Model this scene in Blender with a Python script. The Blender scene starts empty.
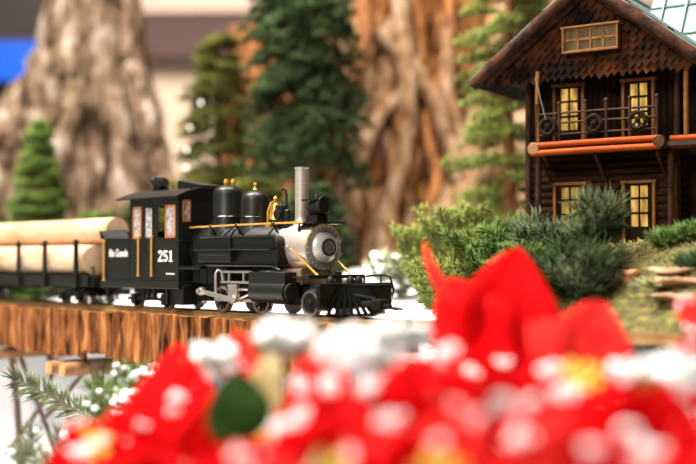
import bpy, math, random
import numpy as np
from mathutils import Vector, Matrix, noise
PI = math.pi
rad = math.radians
scene = bpy.context.scene
col = scene.collection
RND = random.Random(7)

# ------------------------------------------------------------------ camera numbers (58 mm lens, level with the boiler)
F_PX, CAM_Z, PITCH = 1150.0, 0.370, math.atan(30 / 1150.0)


def at(px, py, depth):
    """point seen at pixel (px, py) whose distance along +Y is depth"""
    u, v = (px - 348) / F_PX, -(py - 232) / F_PX
    c, s = math.cos(PITCH), math.sin(PITCH)
    d = Vector((u, c - v * s, s + v * c))
    return Vector((0, 0, CAM_Z)) + d * (depth / d.y)


# ------------------------------------------------------------------ materials
MATS = {}


def mat(name, c1, c2=None, rough=0.6, metal=0.0, scale=40.0, stretch=(1, 1, 1), bump=0.0, detail=6.0, lo=0.35, hi=0.65,
        c3=None, coat=0.0, spec=None, sheen=0.0, emit=None, emit_s=0.0, bump_dist=0.002, trans=0.0, subsurf=0.0):
    m = bpy.data.materials.new(name)
    m.use_nodes = True
    nt = m.node_tree
    b = nt.nodes['Principled BSDF']
    b.inputs['Roughness'].default_value = rough
    b.inputs['Metallic'].default_value = metal
    b.inputs['Base Color'].default_value = (*c1, 1)
    if coat: b.inputs['Coat Weight'].default_value = coat
    if spec is not None: b.inputs['Specular IOR Level'].default_value = spec
    if sheen: b.inputs['Sheen Weight'].default_value = sheen
    if trans: b.inputs['Transmission Weight'].default_value = trans
    if emit:
        b.inputs['Emission Color'].default_value = (*emit, 1)
        b.inputs['Emission Strength'].default_value = emit_s
    if c2 is not None or bump:
        tc = nt.nodes.new('ShaderNodeTexCoord')
        mp = nt.nodes.new('ShaderNodeMapping')
        mp.inputs['Scale'].default_value = stretch
        nz = nt.nodes.new('ShaderNodeTexNoise')
        nz.inputs['Scale'].default_value = scale
        nz.inputs['Detail'].default_value = detail
        nz.inputs['Roughness'].default_value = 0.62
        nt.links.new(tc.outputs['Object'], mp.inputs['Vector'])
        nt.links.new(mp.outputs['Vector'], nz.inputs['Vector'])
        if c2 is not None:
            cr = nt.nodes.new('ShaderNodeValToRGB')
            cr.color_ramp.elements[0].position = lo
            cr.color_ramp.elements[0].color = (*c1, 1)
            cr.color_ramp.elements[1].position = hi
            cr.color_ramp.elements[1].color = (*c2, 1)
            if c3 is not None:
                e = cr.color_ramp.elements.new((lo + hi) / 2)
                e.color = (*c3, 1)
            nt.links.new(nz.outputs['Fac'], cr.inputs['Fac'])
            nt.links.new(cr.outputs['Color'], b.inputs['Base Color'])
        if bump:
            bp = nt.nodes.new('ShaderNodeBump')
            bp.inputs['Strength'].default_value = bump
            bp.inputs['Distance'].default_value = bump_dist
            nt.links.new(nz.outputs['Fac'], bp.inputs['Height'])
            nt.links.new(bp.outputs['Normal'], b.inputs['Normal'])
    MATS[name] = m
    return m


M = MATS
mat('loco_black', (.0060, .0063, .0050), (.009, .009, .0075), rough=.40, scale=300, spec=.3)
mat('loco_gloss', (.0050, .0053, .0047), rough=.26, spec=.38)
mat('under_black', (.0045, .0045, .004), (.009, .008, .006), rough=.55, scale=200, spec=.25)
mat('graphite', (.46, .39, .335), (.54, .465, .40), rough=.40, metal=.6, scale=250)
mat('graphite_face', (.22, .21, .185), (.29, .27, .24), rough=.5, metal=.3, scale=250)
mat('door_silver', (.66, .64, .60), rough=.4, metal=.4)
mat('steel', (.62, .56, .49), (.70, .63, .55), rough=.33, metal=.9, scale=300)
mat('tyre_steel', (.48, .43, .37), rough=.3, metal=.9)
mat('brass', (.60, .31, .055), (.52, .26, .04), rough=.32, metal=.45, scale=200)
mat('yellow_paint', (.46, .23, .035), (.54, .27, .045), rough=.4, scale=200)
mat('orange_wood', (.42, .13, .03), (.34, .10, .02), rough=.45, scale=200)
mat('white_letter', (.78, .75, .68), rough=.6)
mat('pane', (.42, .39, .36), (.16, .15, .14), rough=.12, scale=160, lo=.42, hi=.6)  # pale and dark mottling imitates reflections in the cab glass
mat('cab_inside', (.02, .016, .012), rough=.7)
mat('copper', (.70, .46, .33), (.62, .40, .28), rough=.36, metal=.8, scale=200)
mat('rail_brown', (.34, .19, .07), (.50, .32, .14), rough=.42, metal=.35, scale=90)
mat('tie_dark', (.018, .014, .010), (.045, .030, .018), rough=.85, scale=120, bump=.4)
mat('log_bark', (.36, .185, .075), (.66, .47, .30), rough=.75, scale=26, stretch=(.3, 1.6, 1.6), bump=.3, c3=(.54, .335, .185), lo=.3, hi=.64)
mat('log_end', (.46, .29, .165), (.60, .41, .26), rough=.75, scale=60)
mat('pine_bark', (.028, .009, .003), (.48, .205, .070), rough=.9, scale=30, stretch=(1.6, 1.6, .22), bump=1.0, c3=(.245, .083, .022), lo=.37, hi=.68, bump_dist=.008, spec=.15)
mat('peeled_log', (.20, .085, .028), (.33, .165, .065), rough=.75, scale=70, bump=.3)
mat('cut_end', (.48, .20, .06), (.58, .28, .10), rough=.7, scale=80)
mat('twig', (.06, .032, .018), (.12, .066, .036), rough=.8, scale=60, bump=.4)
mat('snow', (.70, .71, .73), (.64, .66, .69), rough=.9, scale=60, bump=.3, bump_dist=.004)
mat('flock', (.93, .93, .93), (.88, .89, .90), rough=.9, scale=160, bump=.3, bump_dist=.002)
mat('moss', (.030, .026, .005), (.20, .155, .033), rough=.95, scale=85, bump=.9, c3=(.09, .078, .016), bump_dist=.006)
mat('moss_fibre', (.10, .105, .022), (.34, .28, .09), rough=.9, scale=22)
mat('needle_dark', (.010, .022, .005), (.050, .078, .024), rough=.7, scale=9, spec=.12)
mat('needle_blue', (.016, .028, .007), (.080, .102, .040), rough=.6, scale=30, spec=.15)
mat('needle_mid', (.024, .056, .006), (.095, .150, .022), rough=.6, scale=20, spec=.2)
mat('needle_light', (.060, .090, .010), (.22, .25, .048), rough=.6, scale=20, spec=.2)
mat('needle_olive', (.016, .026, .003), (.11, .11, .018), rough=.7, scale=9, spec=.12)
mat('needle_pale', (.10, .13, .055), (.34, .37, .22), rough=.6, scale=50, spec=.2)
mat('needle_frost', (.032, .046, .014), (.15, .17, .085), rough=.6, scale=40, spec=.2)
mat('needle_bright', (.032, .070, .008), (.12, .17, .026), rough=.6, scale=20, spec=.15)
mat('succulent', (.16, .22, .08), (.42, .44, .22), rough=.5, scale=40)
mat('fungus', (.50, .21, .07), (.74, .42, .20), rough=.7, scale=60, bump=.4)
mat('fungus_rim', (.48, .30, .17), (.18, .09, .04), rough=.75, scale=50, stretch=(1, 1, 6), bump=.4)
mat('stump_bark', (.022, .012, .006), (.54, .48, .42), rough=.95, scale=12, stretch=(1.8, 1.8, .7), bump=1.0, c3=(.20, .13, .08), lo=.38, hi=.70, bump_dist=.04, spec=.1)
mat('root_bark', (.060, .021, .007), (.52, .31, .17), rough=.95, scale=11, stretch=(2.2, 2.2, .9), bump=1.0, c3=(.29, .115, .034), lo=.34, hi=.70, bump_dist=.04, spec=.1)
mat('driftwood', (.11, .052, .022), (.55, .39, .27), rough=.95, scale=16, stretch=(2.2, 2.2, .7), bump=1.0, c3=(.33, .19, .10), lo=.34, hi=.68, bump_dist=.02, spec=.1)
mat('trunk_brown', (.10, .032, .009), (.50, .21, .065), rough=.9, scale=16, stretch=(2, 2, .5), bump=.9, c3=(.30, .11, .03), lo=.34, hi=.66, bump_dist=.012)
mat('house_log', (.005, .0022, .001), (.050, .019, .007), rough=.9, scale=26, stretch=(.5, 1.5, 2.5), bump=.9, bump_dist=.004, spec=.12)
mat('house_bark', (.003, .0014, .0006), (.020, .008, .003), rough=.9, scale=40, bump=1.0, bump_dist=.004, spec=.12)
mat('shingle', (.006, .0025, .001), (.10, .028, .007), rough=.9, scale=22, bump=.8, lo=.42, hi=.74, spec=.12)
mat('rake_log', (.012, .005, .0025), (.085, .032, .014), rough=.85, scale=45, bump=.9, bump_dist=.004, spec=.2)
mat('trim_wood', (.11, .042, .006), (.27, .105, .018), rough=.5, scale=50, spec=.25)
mat('beam_wood', (.26, .038, .002), (.44, .072, .005), rough=.55, scale=40, stretch=(.3, 2, 2), spec=.15)
mat('rail_wood', (.018, .007, .0025), (.065, .023, .007), rough=.65, scale=60, spec=.2)
mat('dark_wood', (.016, .008, .005), (.032, .016, .009), rough=.8, scale=50)
mat('lit_pane', (.30, .19, .05), rough=.25)
mat('teal_roof', (.075, .14, .135), (.13, .205, .19), rough=.5, metal=.1, scale=30, bump=.2, spec=.3)
mat('wreath', (.006, .005, .003), (.030, .020, .010), rough=.95, scale=90, bump=.6, spec=.1)
mat('bract', (.36, .0, .001), (.56, .0005, .0015), rough=.8, scale=26, spec=.04)
mat('bract_soft', (.54, .006, .006), (.66, .022, .018), rough=.8, scale=30, spec=.05)
mat('leaf_green', (.004, .017, .001), (.010, .028, .002), rough=.8, scale=30, spec=.05)
mat('leaf_tan', (.38, .22, .085), (.26, .20, .06), rough=.6, scale=30)
mat('pollen', (.80, .50, .03), (.50, .52, .06), rough=.5, scale=70)
mat('glitter', (.9, .84, .80), rough=.12, metal=.6)
mat('wall_cream', (.62, .47, .34), (.66, .51, .38), rough=.8, scale=2)
mat('wall_dark', (.020, .012, .009), rough=.8)
mat('bulkhead', (.060, .032, .026), (.075, .040, .032), rough=.8, scale=2)
mat('soffit', (.50, .36, .29), rough=.8)
mat('floor', (.20, .14, .10), (.26, .18, .13), rough=.5, scale=3)
mat('blue_screen', (.0, .02, .1), rough=.3, emit=(.0, .13, .85), emit_s=.95)
mat('glow_bead', (1, .95, .85), rough=.2, emit=(1, .93, .82), emit_s=3)  # glow standing in for out-of-focus highlights
# warm lamplight behind the cottage panes, uneven like a curtain
m = M['lit_pane']; nt = m.node_tree; b = nt.nodes['Principled BSDF']
tc = nt.nodes.new('ShaderNodeTexCoord'); nz = nt.nodes.new('ShaderNodeTexNoise'); nz.inputs['Scale'].default_value = 70
mp = nt.nodes.new('ShaderNodeMapping'); mp.inputs['Scale'].default_value = (2.4, 1, .5)
cr = nt.nodes.new('ShaderNodeValToRGB')
cr.color_ramp.elements[0].position = .32; cr.color_ramp.elements[0].color = (.16, .07, .006, 1)
cr.color_ramp.elements[1].position = .68; cr.color_ramp.elements[1].color = (1.0, .62, .13, 1)
nt.links.new(tc.outputs['Object'], mp.inputs[0]); nt.links.new(mp.outputs[0], nz.inputs['Vector'])
nt.links.new(nz.outputs['Fac'], cr.inputs[0]); nt.links.new(cr.outputs[0], b.inputs['Emission Color'])
b.inputs['Emission Strength'].default_value = .75
M['soft_pane'] = m.copy(); M['soft_pane'].node_tree.nodes['Principled BSDF'].inputs['Emission Strength'].default_value = .30
M['dim_pane'] = m.copy(); _d = M['dim_pane'].node_tree.nodes['Principled BSDF']; _d.inputs['Emission Strength'].default_value = .09; _d.inputs['Base Color'].default_value = (.05, .03, .01, 1)  # gable panes: faint amber glow imitates gold reflections in dark glass


# ------------------------------------------------------------------ mesh builder
def frame(d):
    d = Vector(d).normalized()
    a = Vector((0, 0, 1)) if abs(d.z) < .9 else Vector((1, 0, 0))
    u = d.cross(a).normalized()
    return d, u, d.cross(u).normalized()


class MB:
    def __init__(s, k=1.0):
        s.v, s.f, s.k = [], [], k          # k scales the numbers given (0.001 for millimetres)

    def add(s, vs, fs):
        n = len(s.v)
        s.v += [Vector(p) * s.k for p in vs]
        s.f += [tuple(i + n for i in f) for f in fs]
        return s

    def box(s, x0, x1, y0, y1, z0, z1, rot=None):
        vs = [Vector((x, y, z)) for z in (z0, z1) for x, y in ((x0, y0), (x1, y0), (x1, y1), (x0, y1))]
        if rot is not None:
            c = Vector(((x0 + x1) / 2, (y0 + y1) / 2, (z0 + z1) / 2))
            vs = [c + rot @ (p - c) for p in vs]
        return s.add(vs, [(0, 3, 2, 1), (4, 5, 6, 7), (0, 1, 5, 4), (1, 2, 6, 5), (2, 3, 7, 6), (3, 0, 4, 7)])

    def bar(s, p0, p1, w, h, up=(0, 0, 1)):
        p0, p1 = Vector(p0), Vector(p1)
        d = (p1 - p0).normalized()
        u = d.cross(Vector(up)).normalized() * w / 2
        n = u.cross(d).normalized() * h / 2
        vs = [p + a * u + b_ * n for p in (p0, p1) for a, b_ in ((-1, -1), (1, -1), (1, 1), (-1, 1))]
        return s.add(vs, [(0, 1, 2, 3), (7, 6, 5, 4), (0, 4, 5, 1), (1, 5, 6, 2), (2, 6, 7, 3), (3, 7, 4, 0)])

    def tube(s, pts, r, n=8, jit=0.0, cap=True):
        pts = [Vector(p) for p in pts]
        rr = r if isinstance(r, (list, tuple)) else [r] * len(pts)
        vs, fs = [], []
        u = None
        for i, p in enumerate(pts):
            d = (pts[min(i + 1, len(pts) - 1)] - pts[max(i - 1, 0)]).normalized()
            if u is None:
                _, u, w = frame(d)
            else:
                u = (u - d * u.dot(d)).normalized(); w = d.cross(u)
            for k in range(n):
                a = 2 * PI * k / n
                q = rr[i] * (1 + (jit * noise.noise(Vector((k * 1.7, i * .6, rr[0] * 900))) if jit else 0))
                vs.append(p + (u * math.cos(a) + w * math.sin(a)) * q)
        for i in range(len(pts) - 1):
            for k in range(n):
                a, b_ = i * n + k, i * n + (k + 1) % n
                fs.append((a, b_, b_ + n, a + n))
        if cap:
            fs.append(tuple(range(n - 1, -1, -1)))
            fs.append(tuple((len(pts) - 1) * n + k for k in range(n)))
        return s.add(vs, fs)

    def cyl(s, p0, p1, r, n=20, r1=None):
        return s.tube([p0, p1], [r, r if r1 is None else r1], n)

    def lathe(s, prof, org=(0, 0, 0), axis=(0, 0, 1), n=28, a0=0, a1=2 * PI):
        """prof: (radius, height along the axis)"""
        d, u, w = frame(axis)
        org = Vector(org)
        full = abs(a1 - a0 - 2 * PI) < 1e-6
        m_ = n if full else n + 1
        vs, fs = [], []
        for r, h in prof:
            for k in range(m_):
                a = a0 + (a1 - a0) * k / n
                vs.append(org + d * h + (u * math.cos(a) + w * math.sin(a)) * max(r, 1e-5))
        for i in range(len(prof) - 1):
            for k in range(n):
                a, b_ = i * m_ + k, i * m_ + (k + 1) % m_
                fs.append((a, b_, b_ + m_, a + m_))
        if full:
            fs.append(tuple(range(n - 1, -1, -1)))
            fs.append(tuple((len(prof) - 1) * m_ + k for k in range(n)))
        return s.add(vs, fs)

    def ball(s, c, r, n=8, sz=(1, 1, 1)):
        c = Vector(c)
        vs, fs = [], []
        rows = max(4, n // 2 + 1)
        for i in range(1, rows):
            t = PI * i / rows
            for k in range(n):
                a = 2 * PI * k / n
                vs.append(c + Vector((math.sin(t) * math.cos(a) * r * sz[0], math.sin(t) * math.sin(a) * r * sz[1], math.cos(t) * r * sz[2])))
        top, bot = len(vs), len(vs) + 1
        vs += [c + Vector((0, 0, r * sz[2])), c - Vector((0, 0, r * sz[2]))]
        for i in range(rows - 2):
            for k in range(n):
                a, b_ = i * n + k, i * n + (k + 1) % n
                fs.append((a, a + n, b_ + n, b_))
        for k in range(n):
            fs.append((top, k, (k + 1) % n))
            q = (rows - 2) * n
            fs.append((bot, q + (k + 1) % n, q + k))
        return s.add(vs, fs)

    def prism(s, poly, a, b_, axis='y'):
        """poly: 2-D outline; axis y: (x, z) points, x: (y, z) points, z: (x, y) points, pushed from a to b_"""
        def P(q, h):
            return {'y': (q[0], h, q[1]), 'x': (h, q[0], q[1]), 'z': (q[0], q[1], h)}[axis]
        n = len(poly)
        vs = [P(q, a) for q in poly] + [P(q, b_) for q in poly]
        fs = [tuple(range(n)), tuple(range(2 * n - 1, n - 1, -1))]
        fs += [(k, k + n, (k + 1) % n + n, (k + 1) % n) for k in range(n)]
        return s.add(vs, fs)

    def build(s, name, m_, parent=None, org=(0, 0, 0), smooth=True, bevel=0.0, solid=0.0, fix=True):
        org = Vector(org)
        me = bpy.data.meshes.new(name)
        me.from_pydata([p - org for p in s.v], [], s.f)
        if fix:
            import bmesh
            bm = bmesh.new(); bm.from_mesh(me)
            bmesh.ops.recalc_face_normals(bm, faces=bm.faces)
            bm.to_mesh(me); bm.free()
        if smooth:
            me.shade_smooth()
            me.set_sharp_from_angle(angle=rad(38))
        me.materials.append(M[m_])
        o = bpy.data.objects.new(name, me)
        col.objects.link(o)
        if parent is not None: o.parent = parent
        else: o.location = org
        if bevel:
            bv = o.modifiers.new('bevel', 'BEVEL'); bv.width = bevel; bv.segments = 2; bv.limit_method = 'ANGLE'
        if solid:
            sd = o.modifiers.new('solid', 'SOLIDIFY'); sd.thickness = solid; sd.offset = 0
        return o


def needles(name, m_, P, D, L, r, parent=None, org=(0, 0, 0)):
    """tapered three-sided needles: P starts, D unit directions, L lengths"""
    P, D = np.asarray(P, float).reshape(-1, 3) - np.array(org), np.asarray(D, float).reshape(-1, 3)
    n = len(P)
    L = np.broadcast_to(np.asarray(L, float), (n,)); r = np.broadcast_to(np.asarray(r, float), (n,))
    D = D / np.linalg.norm(D, axis=1)[:, None]
    a = np.where(np.abs(D[:, 2:3]) < .9, np.array([[0, 0, 1.]]), np.array([[1., 0, 0]]))
    U = np.cross(D, a); U /= np.linalg.norm(U, axis=1)[:, None]
    W = np.cross(D, U)
    V = np.empty((n, 7, 3))
    mid = P + D * (L * .45)[:, None]
    for k in range(3):
        c, s_ = math.cos(2 * PI * k / 3), math.sin(2 * PI * k / 3)
        o_ = (U * c + W * s_)
        V[:, k] = P + o_ * (r * .7)[:, None]
        V[:, 3 + k] = mid + o_ * r[:, None]
    V[:, 6] = P + D * L[:, None]
    base = (np.arange(n) * 7)[:, None]
    q = np.concatenate([base + np.array([[k, (k + 1) % 3, 3 + (k + 1) % 3, 3 + k]]) for k in range(3)], 1).reshape(-1)
    t = np.concatenate([base + np.array([[3 + k, 3 + (k + 1) % 3, 6]]) for k in range(3)], 1).reshape(-1)
    me = bpy.data.meshes.new(name)
    me.vertices.add(n * 7); me.vertices.foreach_set('co', V.reshape(-1))
    me.loops.add(len(q) + len(t)); me.loops.foreach_set('vertex_index', np.concatenate([q, t]).astype(np.int32))
    me.polygons.add(n * 6)
    me.polygons.foreach_set('loop_start', np.concatenate([np.arange(n * 3) * 4, n * 12 + np.arange(n * 3) * 3]).astype(np.int32))
    me.update(calc_edges=True); me.validate()
    me.materials.append(M[m_])
    o = bpy.data.objects.new(name, me); col.objects.link(o)
    if parent is not None: o.parent = parent
    else: o.location = org
    return o


def tag(o, label, cat, group=None, kind=None):
    o['label'] = label; o['category'] = cat
    if group: o['group'] = group
    if kind: o['kind'] = kind
    return o


def thing(name, label, cat, loc=(0, 0, 0), rz=0.0, group=None):
    o = bpy.data.objects.new(name, None)
    o.empty_display_size = .02
    col.objects.link(o); o.location = loc; o.rotation_euler = (0, 0, rz)
    return tag(o, label, cat, group)


def structure(o):
    o['kind'] = 'structure'
    return o


def copy_tree(o, parent=None):
    c = o.copy(); col.objects.link(c)
    if parent is not None: c.parent = parent
    for ch in list(o.children): copy_tree(ch, c)
    return c


def lettering(name, body, size, m_, parent, pos, rot, depth=.0003, bold=0.0, shear=0.0, sx=1.0):
    cu = bpy.data.curves.new(name, 'FONT')
    cu.body = body; cu.size = size; cu.extrude = depth; cu.align_x = 'CENTER'; cu.align_y = 'CENTER'
    cu.offset = bold; cu.shear = shear; cu.resolution_u = 3
    t = bpy.data.objects.new(name, cu)
    me = bpy.data.meshes.new_from_object(t)
    bpy.data.objects.remove(t); bpy.data.curves.remove(cu)
    me.materials.clear(); me.materials.append(M[m_])
    o = bpy.data.objects.new(name, me); col.objects.link(o)
    o.parent = parent; o.location = pos; o.rotation_euler = rot; o.scale = (sx, 1, 1)
    return o


# ------------------------------------------------------------------ the track line
HD = rad(42.3)
H = Vector((math.sin(HD), -math.cos(HD), 0))        # heading of the train
A = Vector((math.cos(HD), math.sin(HD), 0))         # away from the viewer, square to the track
O = Vector((-.0255, 1.485, .300))                   # rail-top level under the pilot wheels
RZ = math.atan2(H.y, H.x)


def tr(s, t, z=0.0):
    return O + H * s + A * t + Vector((0, 0, z))


def st(p):
    q = Vector(p) - O
    return q.dot(H), q.dot(A)


def sm(x):
    x = max(0.0, min(1.0, x))
    return x * x * (3 - 2 * x)


def fbm(x, y, z=0.0, k=1.0):
    return noise.fractal(Vector((x * k, y * k, z)), 1.0, 2.0, 4)


# ------------------------------------------------------------------ room
def room():
    def bx(name, m_, *a, rot=None):
        return structure(MB().box(*a, rot=rot).build(name, m_, smooth=False))
    bx('floor', 'floor', -6, 6, -1.5, 8, -.80, -.75)
    bx('wall_back', 'wall_cream', -6, 6, 7.0, 7.1, -.75, 3.6)
    bx('wall_left', 'wall_dark', -6.0, -1.60, 6.2, 6.4, -.75, 3.6)
    r = Matrix.Rotation(rad(-3), 3, 'Z')
    bx('trim_1', 'bulkhead', -2.0, 2.2, 6.72, 6.86, 1.58, 1.84, rot=r)
    bx('trim_2', 'soffit', -2.0, 2.2, 6.68, 6.86, 1.842, 2.6, rot=r)
    t = thing('wall_screen', 'glowing blue screen on the dark wall behind the tall pale stump', 'screen', at(16, 63, 6.12))
    w = at(16, 63, 6.12)
    MB().box(w.x - .30, w.x + .155, 6.06, 6.198, w.z - .115, w.z + .115).build('screen_case', 'wall_dark', t, w, False, .01)
    MB().box(w.x - .29, w.x + .145, 6.052, 6.0595, w.z - .105, w.z + .105).build('display', 'blue_screen', t, w, False)


room()


# ------------------------------------------------------------------ ground
def mound_h(s, t):
    w = sm((s - .20 + .55 * t + .05) / .12)
    z = -.012 + .107 * sm((t - .035) / .27)
    z += .004 * fbm(s, t, 3.1, 22) * sm((t - .03) / .05)
    return (-.06) * (1 - w) + z * w


def ground_h(s, t):
    back = -.030 + .075 * sm((t - .10) / .75) + .012 * fbm(s, t, 0, 5) * sm((t - .12) / .2)
    front = -.300 + .02 * fbm(s, t, 9, 4)
    k = sm((t + .045) / .15)
    return front * (1 - k) + back * k


def grid(name, m_, s0, s1, t0, t1, ns, nt_, hf):
    mb = MB()
    for i in range(ns + 1):
        for j in range(nt_ + 1):
            s, t = s0 + (s1 - s0) * i / ns, t0 + (t1 - t0) * j / nt_
            mb.v.append(tr(s, t, hf(s, t)))
    n = nt_ + 1
    for i in range(ns):
        for j in range(nt_):
            mb.f.append((i * n + j, (i + 1) * n + j, (i + 1) * n + j + 1, i * n + j + 1))
    o = mb.build(name, m_, fix=False)
    return structure(o)


grid('snow_ground', 'snow', -3.4, 1.3, -1.0, 3.2, 150, 170, ground_h)
grid('moss_mound', 'moss', -.42, 1.0, .034, 1.1, 120, 110, mound_h)


def surf_z(p):
    s, t = st(p)
    g = ground_h(s, t)
    if s > -.42 and .034 < t < 1.1: g = max(g, mound_h(s, t))
    return O.z + g


# moss fibres over the slope in front of the cottage
P_, D_, L_ = [], [], []
for _ in range(15000):
    s, t = RND.uniform(-.02, .55), .052 + RND.random() ** 1.3 * .38
    hx = (tr(s, t) - Vector((.4591, 1.60, .3)))
    if -.24 < hx.x * math.cos(rad(33.3)) - hx.y * math.sin(rad(33.3)) and hx.x * math.sin(rad(33.3)) + hx.y * math.cos(rad(33.3)) > -.07: continue
    w = fbm(s, t, 1.7, 14)
    if w < -.22 or s - .20 + .55 * t < .05: continue
    p = tr(s, t, mound_h(s, t) - .001)
    P_.append(p); L_.append(RND.uniform(.004, .011) * (1 + .6 * w))
    D_.append((RND.gauss(0, .7), RND.gauss(-.3, .7), RND.uniform(.3, 1)))
tag(needles('moss_carpet', 'moss_fibre', P_, D_, L_, .0008), 'yellow-green moss carpet on the slope below the cottage', 'moss', kind='stuff')


# ------------------------------------------------------------------ track
def build_track():
    t = thing('railway_track', 'brown rails on dark ties under the train', 'railway track', O, RZ)
    mb = 0.001
    for y in (-24.5, 24.5):
        prof = [(y - 4, -8), (y + 4, -8), (y + 4, -7), (y + 1, -6), (y + 1, -2.5), (y + 1.7, -2), (y + 1.7, 0), (y - 1.7, 0), (y - 1.7, -2), (y - 1, -2.5), (y - 1, -6), (y - 4, -7)]
        MB(mb).prism(prof, -1450, 720, 'x').build('rail', 'rail_brown', t, smooth=False)
    for i in range(66):
        x = -1440 + i * 32.8 + RND.uniform(-2, 2)
        e = RND.uniform(-2, 2)
        MB(mb).box(x - 6, x + 6, -45 + e, 45 + e, -16, -8.05).build('tie', 'tie_dark', t, smooth=False, bevel=.0008)
    return t


build_track()


# ------------------------------------------------------------------ trestle
def rough_slab(x0, x1, y0, y1, z0, z1, seed, nx=26, nz=22):
    """a bark-covered slab: ridged front, ragged lower edge, closed back"""
    mb = MB(.001)
    n = nz + 1
    for i in range(nx + 1):
        for j in range(nz + 1):
            u, v = i / nx, j / nz
            x = x0 + (x1 - x0) * u
            e = min(u, 1 - u)
            zb = z0 + 5 * fbm(x * .02, seed, 0, 2.5) + 2.5 * math.sin(x * .25 + seed)
            z = zb + (z1 - zb) * v + (1.8 * noise.noise(Vector((x * .12, seed, 0))) if j == nz else 0)
            rdg = 1 - abs(noise.noise(Vector((x * .10, z * .012, seed)))) * 2
            y = y0 - 6.0 * rdg + 2.2 * noise.noise(Vector((x * .33, z * .04, seed + 3))) + 10 * max(0, .1 - e) * 10 * .55
            mb.v.append(Vector((x, y, z)) * .001)
    for i in range(nx):
        for j in range(nz):
            mb.f.append((i * n + j, (i + 1) * n + j, (i + 1) * n + j + 1, i * n + j + 1))
    k = len(mb.v)
    for i in range(nx + 1):
        for j in (0, nz):
            p = mb.v[i * n + j]
            mb.v.append(Vector((p.x, y1 * .001, p.z)))
    for i in range(nx):
        a, b_ = k + 2 * i, k + 2 * i + 2
        mb.f += [(i * n, a, b_, (i + 1) * n), (i * n + nz, (i + 1) * n + nz, b_ + 1, a + 1), (a, a + 1, b_ + 1, b_)]
    mb.f.append(tuple(range(n)) + (k + 1, k))
    q = nx * n
    mb.f.append(tuple(q + j for j in range(nz, -1, -1)) + (k + 2 * nx, k + 2 * nx + 1))
    return mb


def build_trestle():
    t = thing('trestle_bridge', 'rustic trestle bridge faced with orange-brown pine bark', 'bridge', tr(0, 0, -.30), RZ)
    up = Vector((0, 0, .30))

    def sh(mb):
        mb.v = [p + up for p in mb.v]
        return mb
    for y in (-34, 34):
        sh(MB(.001).box(-1440, 120, y - 9, y + 9, -42, -16.2)).build('stringer', 'twig', t, smooth=False)
    sh(MB(.001).box(-1440, 120, -52, 52, -21, -16.2)).build('deck_plank', 'tie_dark', t, smooth=False)
    xs = [-1430, -1270, -1150, -1010, -880, -745, -640, -520, -430, -330, -250, -170, -80, 20, 110]
    for i in range(len(xs) - 1):
        sh(rough_slab(xs[i] + .5, xs[i + 1] - .5, -60 - RND.uniform(0, 5), -53, -78 + RND.uniform(-5, 7), -6.5 + RND.uniform(-1.5, 1.5), i * 3.7)).build('bark_slab', 'pine_bark', t)
    for x in (-543, -588):                       # paired cross logs, cut ends towards us
        o = sh(MB(.001).tube([(x, -84.5, -101), (x, -40, -101), (x, 60, -101)], 11, 18, .05)).build('cross_log', 'peeled_log', t)
        e = sh(MB(.001).cyl((x, -85, -101), (x, -84.4, -101), 10.4, 18)).build('cut_face', 'cut_end', o)
    for x in (-812, -1180):
        sh(MB(.001).tube([(x, -84.5, -92), (x, 60, -92)], 10, 14, .05)).build('cross_log', 'peeled_log', t)
    for x in (-1180, -812):
        for y0_, y1_ in ((-36, -30), (36, 46)):
            sh(MB(.001).tube([(x - 10, y0_, -70), (x + 10, (y0_ + y1_) / 2, -180), (x + 26, y1_, -312)], [6.5, 5.8, 7], 10, .15)).build('leg', 'twig', t)
    for y in (-30, 40):
        sh(MB(.001).tube([(-530, y, -88), (-526, y, -130), (-524, y, -310)], [13, 8, 7], 10, .1)).build('leg', 'twig', t)
    for p, q in (((-900, -26, -312), (-700, -26, -160)), ((-812, -22, -100), (-640, -22, -300)), ((-720, -26, -205), (-560, -26, -100))):
        sh(MB(.001).tube([p, q], [4.4, 3.8], 8, .1)).build('brace', 'twig', t)
    for x in (-330, -120, 60):
        for y in (-30, 36):
            sh(MB(.001).tube([(x, y, -40), (x + 4, y, -310)], [9, 9], 10, .1)).build('leg', 'twig', t)


build_trestle()


# ------------------------------------------------------------------ wheels
def wheel_mb(x, y, zc, r, w, side, spokes=0):
    """flanged wheel, outer face towards side (-1 near, +1 far)"""
    mb = MB(.001)
    ax = (0, side, 0)
    mb.lathe([(r * .80, -w * .2), (r * .80, w * .5), (r * .98, w * .5), (r * .98, -w * .4), (r * 1.07, -w * .45), (r * 1.07, -w * .75), (r * .80, -w * .75)], (x, y, zc), ax, 32)
    return mb


def add_wheel(parent, name, x, y, r, side, spoked=True, w=5.0, face='under_black'):
    zc = r
    o = wheel_mb(x, y, zc, r, w, side).build(name, 'tyre_steel', parent)
    mb = MB(.001)
    ax = (0, side, 0)
    mb.lathe([(.1, w * .75), (r * .20, w * .75), (r * .26, w * .3), (r * .26, -w * .5)], (x, y, zc), ax, 18)
    if spoked:
        for k in range(10):
            a = 2 * PI * k / 10
            mb.bar((x + math.cos(a) * r * .2, y, zc + math.sin(a) * r * .2), (x + math.cos(a) * r * .82, y, zc + math.sin(a) * r * .82), r * .12, w * .45, (0, 1, 0))
    else:
        mb.lathe([(r * .2, w * .3), (r * .55, w * .05), (r * .81, w * .3), (r * .81, -w * .3), (r * .2, -w * .3)], (x, y, zc), ax, 28)
    mb.build('wheel_center', face, o)
    return o


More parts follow.
